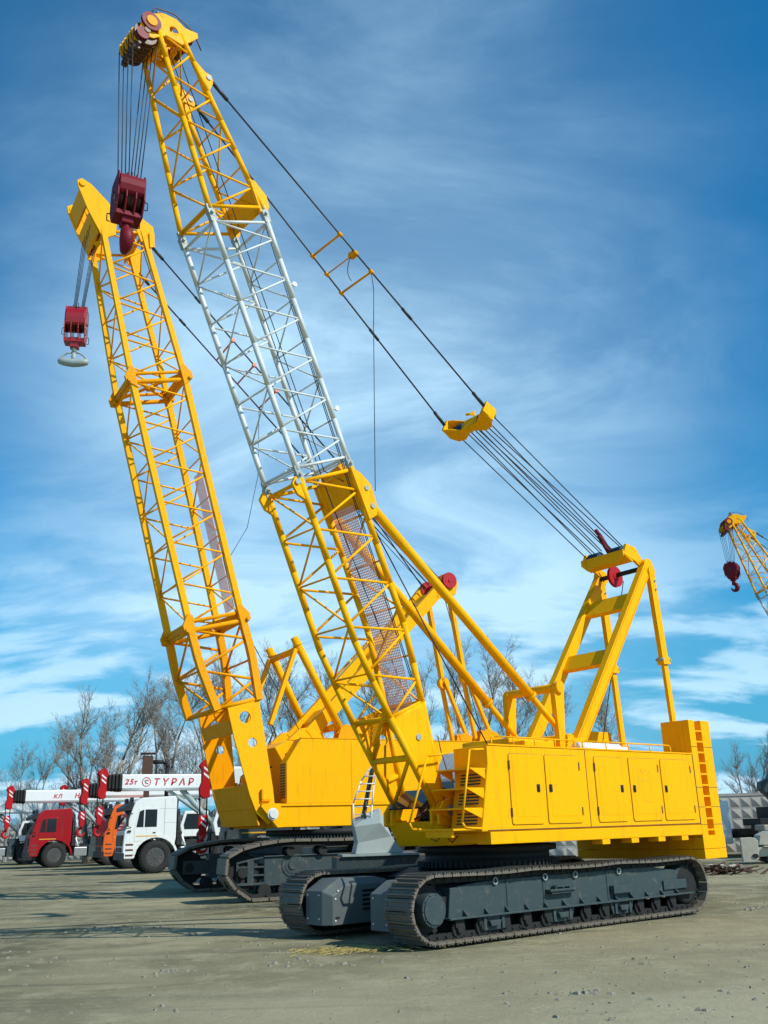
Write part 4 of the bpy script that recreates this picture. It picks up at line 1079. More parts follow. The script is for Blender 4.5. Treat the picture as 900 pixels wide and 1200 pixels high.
# gantry of crane two
for b in (.68,-.68):
    A, E_ = V(-1.0,b,4.42), V(4.25,b,9.70); d = (E_-A).normalized(); nn = V(-d.z,0,d.x)
    m = MB(True); m.obox((A+E_)/2, (E_-A)/2, V(0,.12,0), nn*.20); m.prism([(-1.7,4.26),(-.5,4.26),(-.6,4.7),(-1.3,4.6)], b-.1, b+.1)
    m.build('gantry_leg', YEL, C2, bevel=.01)
    m = MB(True); m.beam((4.35,b,9.5),(4.85,b,6.3),.13,.20,up=(0,1,0)); o = m.build('gantry_strut', YEL, C2, bevel=.006)
    m = MB(True); m.beam((4.85,b-.12,6.5),(5.25,b-.12,4.3),.10,.15,up=(0,1,0)); m.beam((4.85,b+.12,6.5),(5.75,b+.12,4.4),.10,.15,up=(0,1,0)); m.disc((4.85,b,6.45),(0,1,0),.2,.2,16); m.build('telescopic_tube', YEL, o)
m = MB(True)
A, E_ = V(-1.0,0,4.42), V(4.25,0,9.70); d = (E_-A).normalized(); nn = V(-d.z,0,d.x)
for t in (.12,.55,.9): m.obox(A.lerp(E_,t), d*.3, V(0,.6,0), nn*.06)
m.prism([(3.75,9.05),(4.6,9.3),(4.7,9.75),(4.2,10.0),(3.85,9.6)], .62,.80); m.prism([(3.75,9.05),(4.6,9.3),(4.7,9.75),(4.2,10.0),(3.85,9.6)], -.80,-.62)
m.build('gantry_cross_plate', YEL, C2, bevel=.01)
m = MB(True); m.sheave((4.30,.86,9.75),(0,1,0),.28,.09,30); m.sheave((4.30,.55,9.75),(0,1,0),.28,.09,30); m.sheave((4.30,-.55,9.75),(0,1,0),.28,.09,30); m.tube((4.30,-.85,9.75),(4.30,.93,9.75),.07,n=14)
m.build('red_pulley', M['red'], C2, each=1)
# standing backstops of crane two
for b in (.99,-.99):
    m = MB(True); m.tube((-.15,b*1.12,4.62),(-1.62,b,7.32),.12,n=16); m.disc((-1.5,b,7.10),(V(-.15,0,4.62)-V(-1.62,0,7.32)),.155,.07,18)
    o = m.build('backstop_tube', YEL, C2)
    m = MB(True); m.beam((-1.58,b,6.95),(-2.38,b,4.66),.12,.20,up=(0,1,0)); m.build('backstop_brace', YEL, o, bevel=.006)
m = MB(True); m.tube((-1.5,-.99,6.95),(-1.5,.99,6.95),.10,n=14); m.tube((-.25,-1.1,4.65),(-.25,1.1,4.65),.11,n=14); m.build('backstop_crossbar', YEL, C2)
HK2 = hook_block('crane_hook_block', 'dark red hook block with a grey double hook hanging from the shorter boom', None, (0,0,0), R(-80), .30, 1.62, mat='truckred', kind='double', scale=1.05)
hp2 = V(*B2(19.15,0,-.98)); drop = 2.9
C2m = Matrix.Rotation(R(30),3,'Z')
HK2.location = Vector((-1.97,30.15,0)) + C2m @ V(hp2.x, 0, hp2.z-drop)
m = MB(True)
for k in range(4):
    b = -.5+.33*k
    m.tube(B2(19.0,b,-.96), (hp2.x-.10, b*.55, hp2.z-drop-.3), .011, n=5); m.tube(B2(19.0,b,-.62), (hp2.x+.12, b*.55, hp2.z-drop-.3), .011, n=5)
m.build('hoist_rope', M['rope'], C2, each=1)

# ------------------------------------------------------------------ CRANE THREE (far right, mostly outside the frame)
C3 = copy_tree(C1); C3.location = (24.7,44.3,0); C3.rotation_euler = (0,0,R(3))
C3['label'] = 'farthest crawler crane, only its boom tip reaching into the picture at the right edge'
HK3 = copy_tree(HK1); HK3['label'] = 'small maroon hook block hanging from the boom tip at the right edge'
HK3.rotation_euler = (0,0,R(-40)); HK3.location = Vector((24.7,44.3,0)) + Matrix.Rotation(R(3),3,'Z') @ V(-8.05,0,13.40)
for o in C3.children:
    if o.name.startswith('hoist_rope'): o.scale = (1,1,.60); o.location.z = 15.1*.40
for o in (C1, C2, C3): o['group'] = 'yellow lattice boom crawler cranes'
for o in (HK1, HK2, HK3): o['group'] = 'hook blocks of the crawler cranes'

# ------------------------------------------------------------------ pedestal with ladder between the cranes
PD = thing('steel_pedestal', 'pale grey steel pedestal with a railed ladder, standing behind the nearest boom foot', 'pedestal', (-.45,23.1,0), R(8))
m = MB(); z1 = 1.86
m.add([(-.50,-.5,1.14),(.62,-.35,1.14),(.62,.5,1.14),(-.50,.5,1.14),
       (-.44,-.46,1.38),(.36,-.34,1.5),(.36,.4,1.5),(-.44,.4,1.38),
       (-.52,-.5,1.74),(.10,-.46,1.80),(.16,.2,2.15),(-.52,.2,1.90)],
      [(3,2,1,0),(0,1,5,4),(1,2,6,5),(2,3,7,6),(3,0,4,7),(4,5,9,8),(5,6,10,9),(6,7,11,10),(7,4,8,11),(8,9,10,11)])
b_ = m.build('pedestal_body', M['lsteel'], PD, bevel=.012)
m = MB(); m.box(-.80,.95,-.58,.7,1.09,1.138); m.build('base_flange', M['lsteel'], PD, bevel=.006)
m = MB(); m.box(-.95,1.3,-.52,.66,.02,1.088); m.build('lower_frame', M['steel'], PD, bevel=.02)
m = MB()
A0, A1 = V(-.50,-.2,1.80), V(.02,-.0,3.10)
B0, B1_ = V(-.06,-.2,1.80), V(.20,.0,3.0)
m.path([A0+V(0,0,-.05), V(-.50,-.2,2.25), V(-.30,-.15,2.75), V(-.08,-.1,3.02), A1], .018)
m.path([V(-.10,-.2,1.8), V(-.06,-.2,2.2), V(.0,-.15,2.65), V(.10,0,3.0)], .018)
for t in range(6):
    z = 2.0+.17*t; xl = -.50+max(0,(z-2.25))*.42; m.tube((xl,-.18,z),(-.08+max(0,z-2.2)*.2,-.18,z),.013,n=6)
m.build('ladder', M['white'], PD)
m = MB(); m.beam((-.28,-.05,1.84),(.0,.05,3.05),.10,.07); m.path([V(-.22,-.2,1.8),V(-.24,-.22,2.1),V(-.2,-.2,2.3)],.03,n=7); m.obox((-.22,-.22,1.83),V(.05,0,0),V(0,.05,0),V(0,0,.05))
m.build('cable_bundle', M['black'], PD)

# ------------------------------------------------------------------ mobile crane trucks
def text_mesh(txt, size, mat, parent, loc, name, shear=0.0, bold=.012):
    """letters standing on a vertical face whose outward side is +y, read towards -x"""
    cu = bpy.data.curves.new(name, 'FONT'); cu.body = txt; cu.size = size; cu.extrude = .004; cu.shear = shear; cu.offset = bold; cu.space_character = 1.25 if len(txt) < 4 else 1.55
    tmp = bpy.data.objects.new(name+'_tmp', cu); COL.objects.link(tmp)
    dg = bpy.context.evaluated_depsgraph_get(); me = bpy.data.meshes.new_from_object(tmp.evaluated_get(dg))
    bpy.data.objects.remove(tmp); bpy.data.curves.remove(cu)
    me.materials.clear(); me.materials.append(mat)
    o = bpy.data.objects.new(name, me); COL.objects.link(o); o.parent = parent
    o.matrix_local = Matrix(((-1,0,0,loc[0]),(0,0,1,loc[1]),(0,1,0,loc[2]),(0,0,0,1)))
    return o

def wheel(parent, x, y, r=.66, w=.42):
    s = 1 if y > 0 else -1
    m = MB(); m.lathe((x,y,r), (0,1,0), [(r*.60,-w/2),(r*.93,-w/2*.98),(r,-w/2*.8),(r,w/2*.8),(r*.93,w/2*.98),(r*.60,w/2),(r*.57,w*.45),(r*.57,-w*.45),(r*.60,-w/2)], 40, cap=False)
    for i in range(30):
        t = 2*math.pi*i/30; d = V(math.cos(t),0,math.sin(t)); u = V(-math.sin(t),0,math.cos(t))
        for e in (-1,1): m.obox(V(x,y+e*w*.23,r)+d*(r+.008)+u*(.03*e), d*.022, V(0,w*.2,0)+u*.03, u*.030)
    ty = m.build('wheel', M['rubber'], parent)
    m = MB(); m.lathe((x,y,r), (0,1,0), [(r*.58,-w*.47),(r*.50,-w*.44),(r*.46,-w*.2),(r*.46,w*.2),(r*.50,w*.44),(r*.58,w*.47)], 32)
    m.disc((x,y+s*w*.30,r),(0,1,0),r*.30,w*.3,24); m.disc((x,y+s*w*.42,r),(0,1,0),r*.14,w*.2,16)
    for i in range(10):
        t = i*.628; m.disc((x+r*.26*math.cos(t), y+s*w*.47, r+r*.26*math.sin(t)), (0,1,0), .022, .05, 8)
        m.disc((x+r*.42*math.cos(t+.3), y+s*w*.36, r+r*.42*math.sin(t+.3)), (0,1,0), .03, .16, 8)
    m.build('rim', M['rim'], ty)
    return ty

def crane_truck(label, loc, rz, mat, boom_text=None, hook_label=None, visor=True, tip=1.45, bz=3.55, dark_body=False, head_drop=0.0):
    T = thing('crane_truck', label, 'truck', loc, rz, 'crane trucks parked in a row on the left')
    # cab
    arch = [(.93*math.cos(R(a)), .66+.82*math.sin(R(a))) for a in range(4, 178, 12)]
    prof = [(1.45,.62),(1.47,1.05),(1.43,1.75),(1.12,2.72),(1.02,2.98),(.7,3.16),(-.80,3.22),(-.90,3.1),(-.90,1.42),(-.86,1.25)] + arch[::-1][1:] + [(.96,.62)]
    m = MB(); m.prism(prof, -1.24, 1.24); cab = m.build('cab', mat, T, bevel=.035); cab.scale = (1.05,1,1.09)
    for sy in (1,-1):
        y = 1.24*sy; L_, H_ = sorted((y, y+.012*sy))
        m = MB(); m.prism([(.98,1.32),(1.0,1.85),(.82,2.72),(.0,2.74),(-.06,2.70),(-.06,1.55),(.15,1.50),(.6,1.42),(.75,1.32)], L_, H_); d = m.build('door', mat, cab, bevel=.01)
        m = MB(); m.prism([(.92,1.92),(.80,2.58),(.60,2.66),(.60,1.92)], *sorted((y+.012*sy,y+.02*sy))); m.prism([(.55,1.92),(.54,2.66),(.0,2.66),(.0,1.92)], *sorted((y+.012*sy,y+.02*sy))); m.build('window', M['glass'], d, each=1)
        m = MB(); m.box(.58,.28,*sorted((y+.012*sy,y+.03*sy)),1.72,1.76) if False else m.box(.04,.16,*sorted((y+.012*sy,y+.035*sy)),1.66,1.70); m.build('door_handle', M['black'], d)
        m = MB(); m.box(-.02,.92,*sorted((y+.012*sy,y+.018*sy)),1.52,1.565); m.build('side_stripe', M['gold'], cab)
        m = MB()
        m.box(-.36,-.345,*sorted((y-.01*sy,y+.006*sy)),1.45,3.1); m.box(-.88,-.1,*sorted((y-.01*sy,y+.005*sy)),2.68,2.69); m.box(-.88,-.35,*sorted((y-.01*sy,y+.005*sy)),2.08,2.09)
        m.build('panel_gap', M['brown'] if mat is not M['white'] else M['lsteel'], cab)
        # arch flare, steps, mirror
        m = MB()
        for k in range(12):
            a0, a1 = R(8+k*14), R(22+k*14)
            m.beam((.98*math.cos(a0),y-.02*sy,.66+.87*math.sin(a0)),(.98*math.cos(a1),y-.02*sy,.66+.87*math.sin(a1)),.10,.07,up=(0,1,0))
        m.build('wheel_arch', mat if not dark_body else M['black'], cab)
        m = MB()
        for k in range(3): m.box(1.02,1.36,*sorted((y-.12*sy,y+.004*sy)),.72+.22*k,.80+.22*k)
        m.build('cab_step', M['brown'], cab, each=1)
        m = MB(); m.box(1.30,1.40,*sorted((y+.05*sy,y+.22*sy)),1.95,2.45); m.path([(1.1,y,2.5),(1.32,y+.12*sy,2.5)],.015); m.path([(1.15,y,1.9),(1.32,y+.12*sy,1.98)],.015)
        m.box(1.15,1.30,*sorted((y-.02*sy,y+.06*sy)),1.72,1.80); m.build('mirror', M['black'], cab)
        m = MB(); m.box(1.42,1.475,*sorted((y-.08*sy,y-.45*sy)),.86,1.04); m.build('headlight', M['chrome'], cab)
    m = MB(); m.add([(1.435,-1.12,1.80),(1.435,1.12,1.80),(1.155,1.08,2.68),(1.155,-1.08,2.68),(1.385,-1.12,1.78),(1.385,1.12,1.78),(1.095,1.08,2.66),(1.095,-1.08,2.66)],[(0,1,2,3),(7,6,5,4),(0,4,5,1),(1,5,6,2),(2,6,7,3),(3,7,4,0)])
    m.build('windscreen', M['glass'], cab)
    m = MB(); m.box(1.42,1.49,-.95,.95,1.15,1.60); m.box(1.40,1.53,-1.25,1.25,.56,.86); m.box(1.44,1.50,-.8,.8,.9,1.08); m.build('grille', M['black'], cab)
    if visor:
        m = MB(); m.prism([(1.05,2.68),(1.50,2.60),(1.52,2.76),(1.10,3.02)], -1.22, 1.22)
        for y in (-1.0,-.6,.6,1.0): m.disc((1.12,y,3.08),(1,0,0),.11,.10,16)
        m.build('sun_visor', M['black'], cab)
    # chassis
    m = MB(); m.box(-7.6,1.3,.28,.42,.82,1.10); m.box(-7.6,1.3,-.42,-.28,.82,1.10); m.box(-7.6,-1.2,-1.0,1.0,1.12,1.30)
    for x in (0,-3.5,-4.85): m.tube((x,-1.0,.66),(x,1.0,.66),.11,n=12)
    m.build('chassis', M['dark'], T, bevel=.01)
    for x in (0,-3.5,-4.85):
        for y in (1.02,-1.02): wheel(T, x, y*1.06, .73, .46)
    for sy in (1,-1):
        m = MB(); m.box(-1.98,-1.2,*sorted((.65*sy,1.18*sy)),.62,1.16); m.build('fuel_tank', M['chrome'], T, bevel=.05)
        m = MB(); m.box(-2.6,-2.08,*sorted((.6*sy,1.18*sy)),.55,1.25); m.build('battery_box', M['steel'], T, bevel=.02)
        m = MB(); m.box(-2.95,-2.7,*sorted((.3*sy,1.22*sy)),.75,1.7); m.tube((-2.82,1.12*sy,.35),(-2.82,1.12*sy,1.8),.08,n=12); m.disc((-2.82,1.12*sy,.30),(0,0,1),.2,.07,16)
        m.build('outrigger', M['dark'], T, bevel=.01)
        m = MB()
        for x in (-3.5,-4.85): m.box(x-.72,x+.72,*sorted((.8*sy,1.24*sy)),1.40,1.45)
        m.build('mudguard', M['black'], T, each=1)
    m = MB(); m.tube((-1.08,.9,1.3),(-1.08,.9,2.9),.10,n=12)
    for k in range(14): m.disc((-1.08,.9,1.45+.1*k),(0,0,1),.135,.05,14)
    m.tube((-1.15,.2,1.2),(-1.15,.2,3.3),.08,n=10); m.tube((-1.1,-.8,1.2),(-1.1,-.8,3.1),.09,n=10)
    m.obox((-1.15,.75,1.55),V(.12,0,0),V(0,.35,0),V(0,0,.3)); m.build('air_intake', M['black'], T)
    m = MB(); m.tube((-1.3,.98,1.25),(-1.3,.98,1.75),.07,n=10); m.tube((-1.45,1.02,1.2),(-1.25,1.05,1.7),.06,n=10); m.build('air_bottle', M['white'], T)
    # superstructure
    m = MB(); m.disc((-4.2,0,1.42),(0,0,1),.8,.22,32); m.prism([(-6.6,1.55),(-3.0,1.55),(-3.0,1.95),(-4.2,2.3),(-5.6,3.3),(-6.4,3.6),(-6.8,3.4),(-6.9,1.8)], -.75, .75)
    m.build('slewing_platform', M['steel'], T, bevel=.02)
    m = MB(); m.prism([(-4.4,1.6),(-2.9,1.6),(-2.75,2.2),(-3.0,3.0),(-4.4,3.0)], .78, 1.28); oc = m.build('operator_cab', M['white'] if not dark_body else M['steel'], T, bevel=.03)
    m = MB(); m.prism([(-4.1,2.0),(-3.0,2.0),(-2.95,2.25),(-3.12,2.85),(-4.1,2.85)], 1.28, 1.295); m.box(-2.86,-2.84,.85,1.2,2.2,2.8); m.build('window', M['glass'], oc, each=1)
    m = MB(); m.tube((-3.3,0,1.9),(-1.4,0,bz+.05),.14,n=16); m.tube((-2.3,0,2.75),(-.6,0,bz+.1),.09,n=12); m.build('lift_cylinder', M['lsteel'], T)
    m = MB()
    for k in range(6): m.path([V(-2.2-.25*k,.5+.05*k,1.3), V(-2.1-.25*k,.65,1.7), V(-2.35-.2*k,.6,2.1+.05*k)], .03, n=6)
    m.box(-2.9,-2.2,.3,.95,1.3,1.8); m.build('deck_equipment', M['steel'], T)
    # telescopic boom
    pr = [(-.30,0),(.30,0),(.38,.12),(.38,.70),(.34,.78),(-.34,.78),(-.38,.70),(-.38,.12)]
    m = MB(); m.prism([(y, z+bz) for y, z in pr], -6.6, tip, axis='x'); bm = m.build('telescopic_boom', M['white'], T, bevel=.02)
    m = MB()
    for k in range(4):
        e = 1.0+.10-.035*k if k else 1.08
        m.prism([(y*e, (z-.39)*e+.39+bz) for y, z in pr], tip+.02+.17*k, tip+.13+.17*k, axis='x')
        m.prism([(y*.8, (z-.39)*.8+.39+bz) for y, z in pr], tip+.13+.17*k, tip+.19+.17*k, axis='x')
    m.build('section_collar', M['dark'], bm)
    m = MB(); x0 = tip+.70
    for y in (-.26,.26):
        m.prism([(x0-.10,bz+.05),(x0-.02,bz+.55),(x0-.04,bz+.86),(x0+.08,bz+1.02),(x0+.22,bz+.92),(x0+.36,bz+1.0),(x0+.44,bz+.82),(x0+.34,bz+.70),(x0+.33,bz+.25),(x0+.42,bz+.02),(x0+.40,bz-.24),(x0+.24,bz-.38),(x0+.02,bz-.34),(x0+.03,bz-.05)], y-.03, y+.03)
    m.box(x0-.08,x0+.1,-.24,.24,bz+.1,bz+.7); hd = m.build('boom_head', M['red'], bm, bevel=.01)
    m = MB()
    for y in (-.15,0,.15): m.sheave((x0+.18,y,bz+.86),(0,1,0),.21,.09,22); m.sheave((x0+.22,y,bz-.16),(0,1,0),.17,.09,22)
    m.build('head_sheave', M['red'], hd, each=1)
    m = MB()
    for y in (-.296,.296):
        for k in range(2):
            z = bz+.32+.22*k; m.prism([(x0+.06,z),(x0+.28,z+.18),(x0+.28,z+.27),(x0+.06,z+.09)], *sorted((y, y+.006*(1 if y>0 else -1))))
    m.build('warning_stripe', M['stripe'], hd, each=1)
    if boom_text:
        for (txt, xs, zs, size, sh) in boom_text:
            text_mesh(txt, size, M['tred'], bm, (xs, .383, bz+zs), 'boom_lettering', sh)
    # ropes to the hook block, which rests below the head
    hx, hz = x0+.24, bz-.78-head_drop
    m = MB()
    for y in (-.14,.14):
        for e in (-.14,.14): m.tube((x0+.25+e, y, bz-.2), (hx+e*.9, y, hz+.02), .016, n=6)
    m.build('hoist_rope', M['rope'], T, each=1)
    K = thing('hook_block', hook_label, 'hook block', T.matrix_basis @ V(hx,0,hz) if False else (0,0,0), rz, 'red hook blocks of the crane trucks')
    c, s_ = math.cos(rz), math.sin(rz); K.location = (loc[0]+c*hx, loc[1]+s_*hx, hz)
    m = MB()
    for y in (-.17,.17): m.prism([(-.16,.06),(.0,.02),(.16,.06),(.20,-.30),(.13,-.45),(.15,-.62),(.06,-.80),(-.06,-.80),(-.15,-.62),(-.13,-.45),(-.20,-.30)], y-.025, y+.025)
    m.box(-.1,.1,-.15,.15,-.78,-.6); ck = m.build('cheek_plate', M['red'], K, bevel=.008)
    m = MB()
    for y in (-.07,.07): m.sheave((0,y,-.22),(0,1,0),.2,.07,20)
    m.build('sheave', M['brown'], K, each=1)
    m = MB()
    for y in (-.197,.197):
        for k in range(2): 
            z = -.42+.20*k; m.prism([(-.11,z),(.09,z+.15),(.09,z+.24),(-.11,z+.09)], *sorted((y, y+.006*(1 if y>0 else -1))))
    m.build('warning_stripe', M['stripe'], ck, each=1)
    m = MB(); m.tube((0,0,-.75),(0,0,-.92),.06,n=10); pth = []; r = .20
    for i in range(16): a = R(110-i*19); pth.append((r*math.cos(a), 0, -1.08+r*math.sin(a)))
    rad = [.055,.06,.07,.075,.08,.085,.085,.085,.08,.08,.07,.065,.055,.045,.035,.025]
    m.sweep(pth, rad, 12)
    m.build('hook', M['red'], K)
    return T

crane_truck('white crane truck with a tall cab and the red lettered boom above it', (-11.95,48.9,0), R(180+24), M['white'],
            boom_text=[('25', 1.50,.30,.36,.25),('т', 1.06,.30,.28,.25),('ТҮРАР', .12,.24,.46,.2)], hook_label='red hook block hanging in front of the orange cab', tip=1.62, bz=3.82)
crane_truck('dark red crane truck with a low cab, left of the orange truck', (-21.8,63.3,0), R(180+27), M['truckred'],
            boom_text=[('КЛ', .2,.26,.34,.2),('НАМ', -1.1,.26,.42,.2)], hook_label='red hook block hanging at the left edge of the picture', tip=1.9, bz=3.9)
crane_truck('orange crane truck half hidden behind the white truck', (-15.35,57.0,0), R(180+27), M['orange'],
            hook_label='red hook block between the red cab and the orange cab', tip=1.65, bz=3.85, boom_text=[('11', .9,.3,.35,.2)])
crane_truck('crane truck hidden behind the dark red truck, its white boom showing', (-20.2,72.0,0), R(180+27), M['lwhite'],
            hook_label='red hook block hanging just above the dark red cab', tip=3.0, bz=4.3)
crane_truck('dark grey crane truck mostly hidden behind the larger yellow crane', (-5.05,38.2,0), R(180+16), M['steel'],
            hook_label='large red hook block hanging right of the white truck', tip=1.35, bz=3.35, dark_body=True, head_drop=.25)
crane_truck('dark crane truck at the left edge, only its rear wheels in view', (-30.4,72.0,0), R(180+27), M['steel'],
            hook_label='red hook block outside the picture on the left', tip=1.5, bz=3.55)
# round emblem on the white truck's boom
wt = [o for o in bpy.data.objects if o.get('label','').startswith('white crane truck')][0]
wb = [o for o in wt.children if o.name.startswith('telescopic_boom')][0]
m = MB()
for i in range(28):
    a0, a1 = R(i*360/28), R((i+1)*360/28); m.tube((.44+.20*math.cos(a0),.384,4.23+.21*math.sin(a0)),(.44+.20*math.cos(a1),.384,4.23+.21*math.sin(a1)),.018,n=6)
m.path([(.35,.384,4.14),(.46,.384,4.17),(.52,.384,4.28),(.41,.384,4.33),(.34,.384,4.27)],.022,n=6)
m.build('round_emblem', M['tred'], wb)

# rusty flue with a bent pipe behind the white truck
FT = thing('exhaust_flue', 'rusty square flue with a bent pipe rising behind the white boom', 'flue', (-13.1,52.0,0), R(15))
m = MB(); m.box(-.28,.28,-.28,.28,4.6,5.75); m.box(-.40,.40,-.40,.40,5.86,5.92); 
for x in (-.2,.2): m.box(x-.02,x+.02,-.02,.02,5.7,5.9)
m.build('flue_box', M['rust'], FT, bevel=.02)
m = MB(); m.path([(.2,0,5.45),(.85,0,5.45),(1.02,0,5.35),(1.05,0,5.15),(1.05,0,3.2)], .11, n=12); m.build('bent_pipe', M['dark'], FT)
m = MB(); m.box(-.15,.15,-.15,.15,0,4.6); m.box(-.05,1.1,-.05,.05,3.2,3.3); m.build('support_post', M['rust'], FT)

# ------------------------------------------------------------------ fences
def fence(name, label, p0, p1, h=2.9):
    p0, p1 = Vector(p0), Vector(p1); d = p1-p0; L = d.length; rz = math.atan2(d.y, d.x)
    T = thing('concrete_fence', label, 'fence', (p0.x,p0.y,0), rz, 'concrete panel fences round the yard')
    n = int(L/4)
    for i in range(n):
        m = MB(); x0, x1 = i*4+.11, i*4+3.89
        m.box(x0,x1,-.05,.05,0,h); m.box(x0,x1,-.075,.075,h-.14,h)
        cols, rows = 7, 5; w = (x1-x0)/cols; hh = (h-.2)/rows
        for c in range(cols):
            for r_ in range(rows):
                cx_, cz = x0+(c+.5)*w, .02+(r_+.5)*hh
                for s in (-1,1):
                    m.add([(cx_-w*.44,s*.05,cz-hh*.42),(cx_+w*.44,s*.05,cz-hh*.42),(cx_+w*.44,s*.05,cz+hh*.42),(cx_-w*.44,s*.05,cz+hh*.42),(cx_,s*.13,cz)],
                          [(0,1,4),(1,2,4),(2,3,4),(3,0,4),(3,2,1,0)])
        m.build('fence_panel', M['concrete'], T)
    for i in range(n+1):
        m = MB(); m.box(i*4-.11,i*4+.11,-.13,.13,0,h+.12); m.build('fence_post', M['concrete'], T, bevel=.01)
    return T
fence('concrete_fence', 'pale concrete panel fence behind the right side of the yard', (3.5,50.5), (51.5,50.5))
fence('concrete_fence', 'far concrete panel fence behind the crane trucks', (-64,84), (4,80), 2.6)

# ------------------------------------------------------------------ things on the right
BF_ = thing('machine_base', 'beige steel machine base with rounded corners lying by the fence', 'machine frame', (14.0,38.6,0), R(-8)); BF_.scale = (1,1,.68)
m = MB(); m.prism([(-.6,.10),(-.15,.10),(.0,.25),(.05,1.22),(-.03,1.36),(-.18,1.42),(-.6,1.40)], -.10, .10)
m.build('end_plate', M['beige'], BF_, bevel=.02)
m = MB(); m.disc((-.12,-.11,.42),(0,1,0),.12,.03,20); m.build('pin_hole_shade', M['black'], BF_)  # hole is not cut: its inner shade is a black disc on the plate
m = MB(); m.box(-.1,4.6,.25,1.5,.35,.85); m.box(.3,4.6,.1,1.6,.86,.93); m.build('long_beam', M['beige'], BF_, bevel=.03)
m = MB(); m.prism([(.15,.98),(2.8,.98),(2.8,1.45),(2.4,1.72),(.6,1.72),(.25,1.5)], .35, 1.4)
for k in range(4): m.box(.7+.4*k,.82+.4*k,.33,1.42,1.721,1.77)
m.build('cover_box', M['beige'], BF_, bevel=.03)
m = MB()
for x in (.5,1.8,3.1): m.tube((x,.1,.18),(x,1.6,.18),.17,n=16)
m.build('support_roller', M['dark'], BF_, each=1)
# concrete slabs, stacked
for i, (x, y, z, l, w_, h_) in enumerate(((16.7,42.4,0,2.3,1.2,.62),(16.8,42.5,.63,2.1,1.1,.52),(16.6,42.4,1.16,2.0,1.1,.22),(19.3,42.6,0,2.3,1.2,.62),(19.4,42.5,.63,2.2,1.1,.5))):
    m = MB(); m.box(-l/2,l/2,-w_/2,w_/2,0,h_)
    if h_ > .5:
        for e in (-.3,.3): m.box(e*l-.06,e*l+.06,-w_/2-.01,w_/2+.01,.02,.10)
    o = m.build('concrete_block', M['tan'], None, bevel=.03); o.location = (x,y,z); o.rotation_euler = (0,0,R(3*(i-2)))
    tag(o, ('concrete block, lowest of the left stack by the fence','concrete block, middle of the left stack by the fence','thin concrete slab on top of the left stack by the fence','concrete block, lowest of the right stack by the fence','concrete block, upper one of the right stack by the fence')[i], 'concrete block', 'concrete blocks by the fence')
# dark flatbed trailer
TR = thing('flatbed_trailer', 'dark flatbed trailer parked in front of the concrete fence', 'trailer', (19.4,45.2,0), R(180))
m = MB(); m.box(-1.2,3.1,-1.1,1.1,1.35,1.65); m.box(-1.2,2.4,-1.1,1.1,1.65,2.15); m.box(-1.2,3,-.4,.4,1.0,1.35); m.build('trailer_bed', M['dark'], TR, bevel=.02)
m = MB(); m.box(-1.2,2.4,1.1,1.14,1.7,2.12); m.build('side_board', M['steel'], TR)
for x in (-.3,): 
    for y in (.95,-.95): wheel(TR, x, y, .5, .35)
# white pickup/van nose
PT = thing('small_truck', 'small white truck partly hidden behind the yellow counterweight', 'truck', (15.1,48.0,0), R(180))
m = MB(); m.prism([(-.9,.55),(.95,.55),(1.0,1.3),(.85,1.55),(.45,2.45),(-.9,2.5)], -1.0, 1.0); c = m.build('cab', M['white'], PT, bevel=.06)
m = MB(); m.prism([(.65,1.6),(.38,2.3),(-.3,2.3),(-.3,1.6)], 1.0, 1.02); m.add([(.90,-.85,1.58),(.90,.85,1.58),(.52,.8,2.38),(.52,-.8,2.38),(.86,-.85,1.56),(.86,.85,1.56),(.48,.8,2.36),(.48,-.8,2.36)],[(0,1,2,3),(7,6,5,4),(0,4,5,1),(1,5,6,2),(2,6,7,3),(3,7,4,0)]); m.build('window', M['glass'], c, each=1)
m = MB(); m.box(-4.6,-1.0,-1.05,1.05,.8,1.2); m.build('cargo_bed', M['dark'], PT)
for x in (.2,-3.4):
    for y in (.9,-.9): wheel(PT, x, y, .42, .28)
# grey machine arm at the right edge
GA = thing('excavator', 'dark grey blue machine with a tapered boom foot at the right edge', 'excavator', (19.2,47.9,0), R(180))
m = MB(); m.prism([(1.0,2.7),(1.32,2.97),(1.28,3.32),(.84,3.52),(.66,3.83),(.37,5.0),(-.1,6.6),(-.9,6.6),(-1.0,1.7),(.3,1.7)], -.3, .3); m.build('boom_arm', M['steel'], GA, bevel=.03)
m = MB(); m.prism([(.75,2.5),(1.0,2.9),(.4,3.1),(.2,2.6)], .32, .42); m.tube((.2,.35,2.6),(-.8,.35,4.4),.09,n=12); m.build('cylinder_bracket', M['white'], GA)
m = MB(); m.box(-3.6,.6,-1.2,1.2,1.0,2.1); m.box(-3.4,-1.2,-1.1,1.1,2.1,2.9); m.build('machine_body', M['steel'], GA, bevel=.04)
m = MB(); m.prism([(-.3,2.1),(.1,2.1),(.1,2.9),(-.3,3.1)], .5, 1.2); m.build('rusty_panel', M['rust'], GA)
m = MB()
for y in (-1.0,1.0): m.prism([(-3.4,.1),(.6,.1),(1.0,.5),(.6,.95),(-3.4,.95),(-3.8,.5)], y-.3, y+.3)
m.build('crawler_track', M['dark'], GA, each=1)
m = MB(); m.tube((.85,.0,3.3),(-1.9,.0,8.6),.02,n=6); m.build('wire_rope', M['rope'], GA)
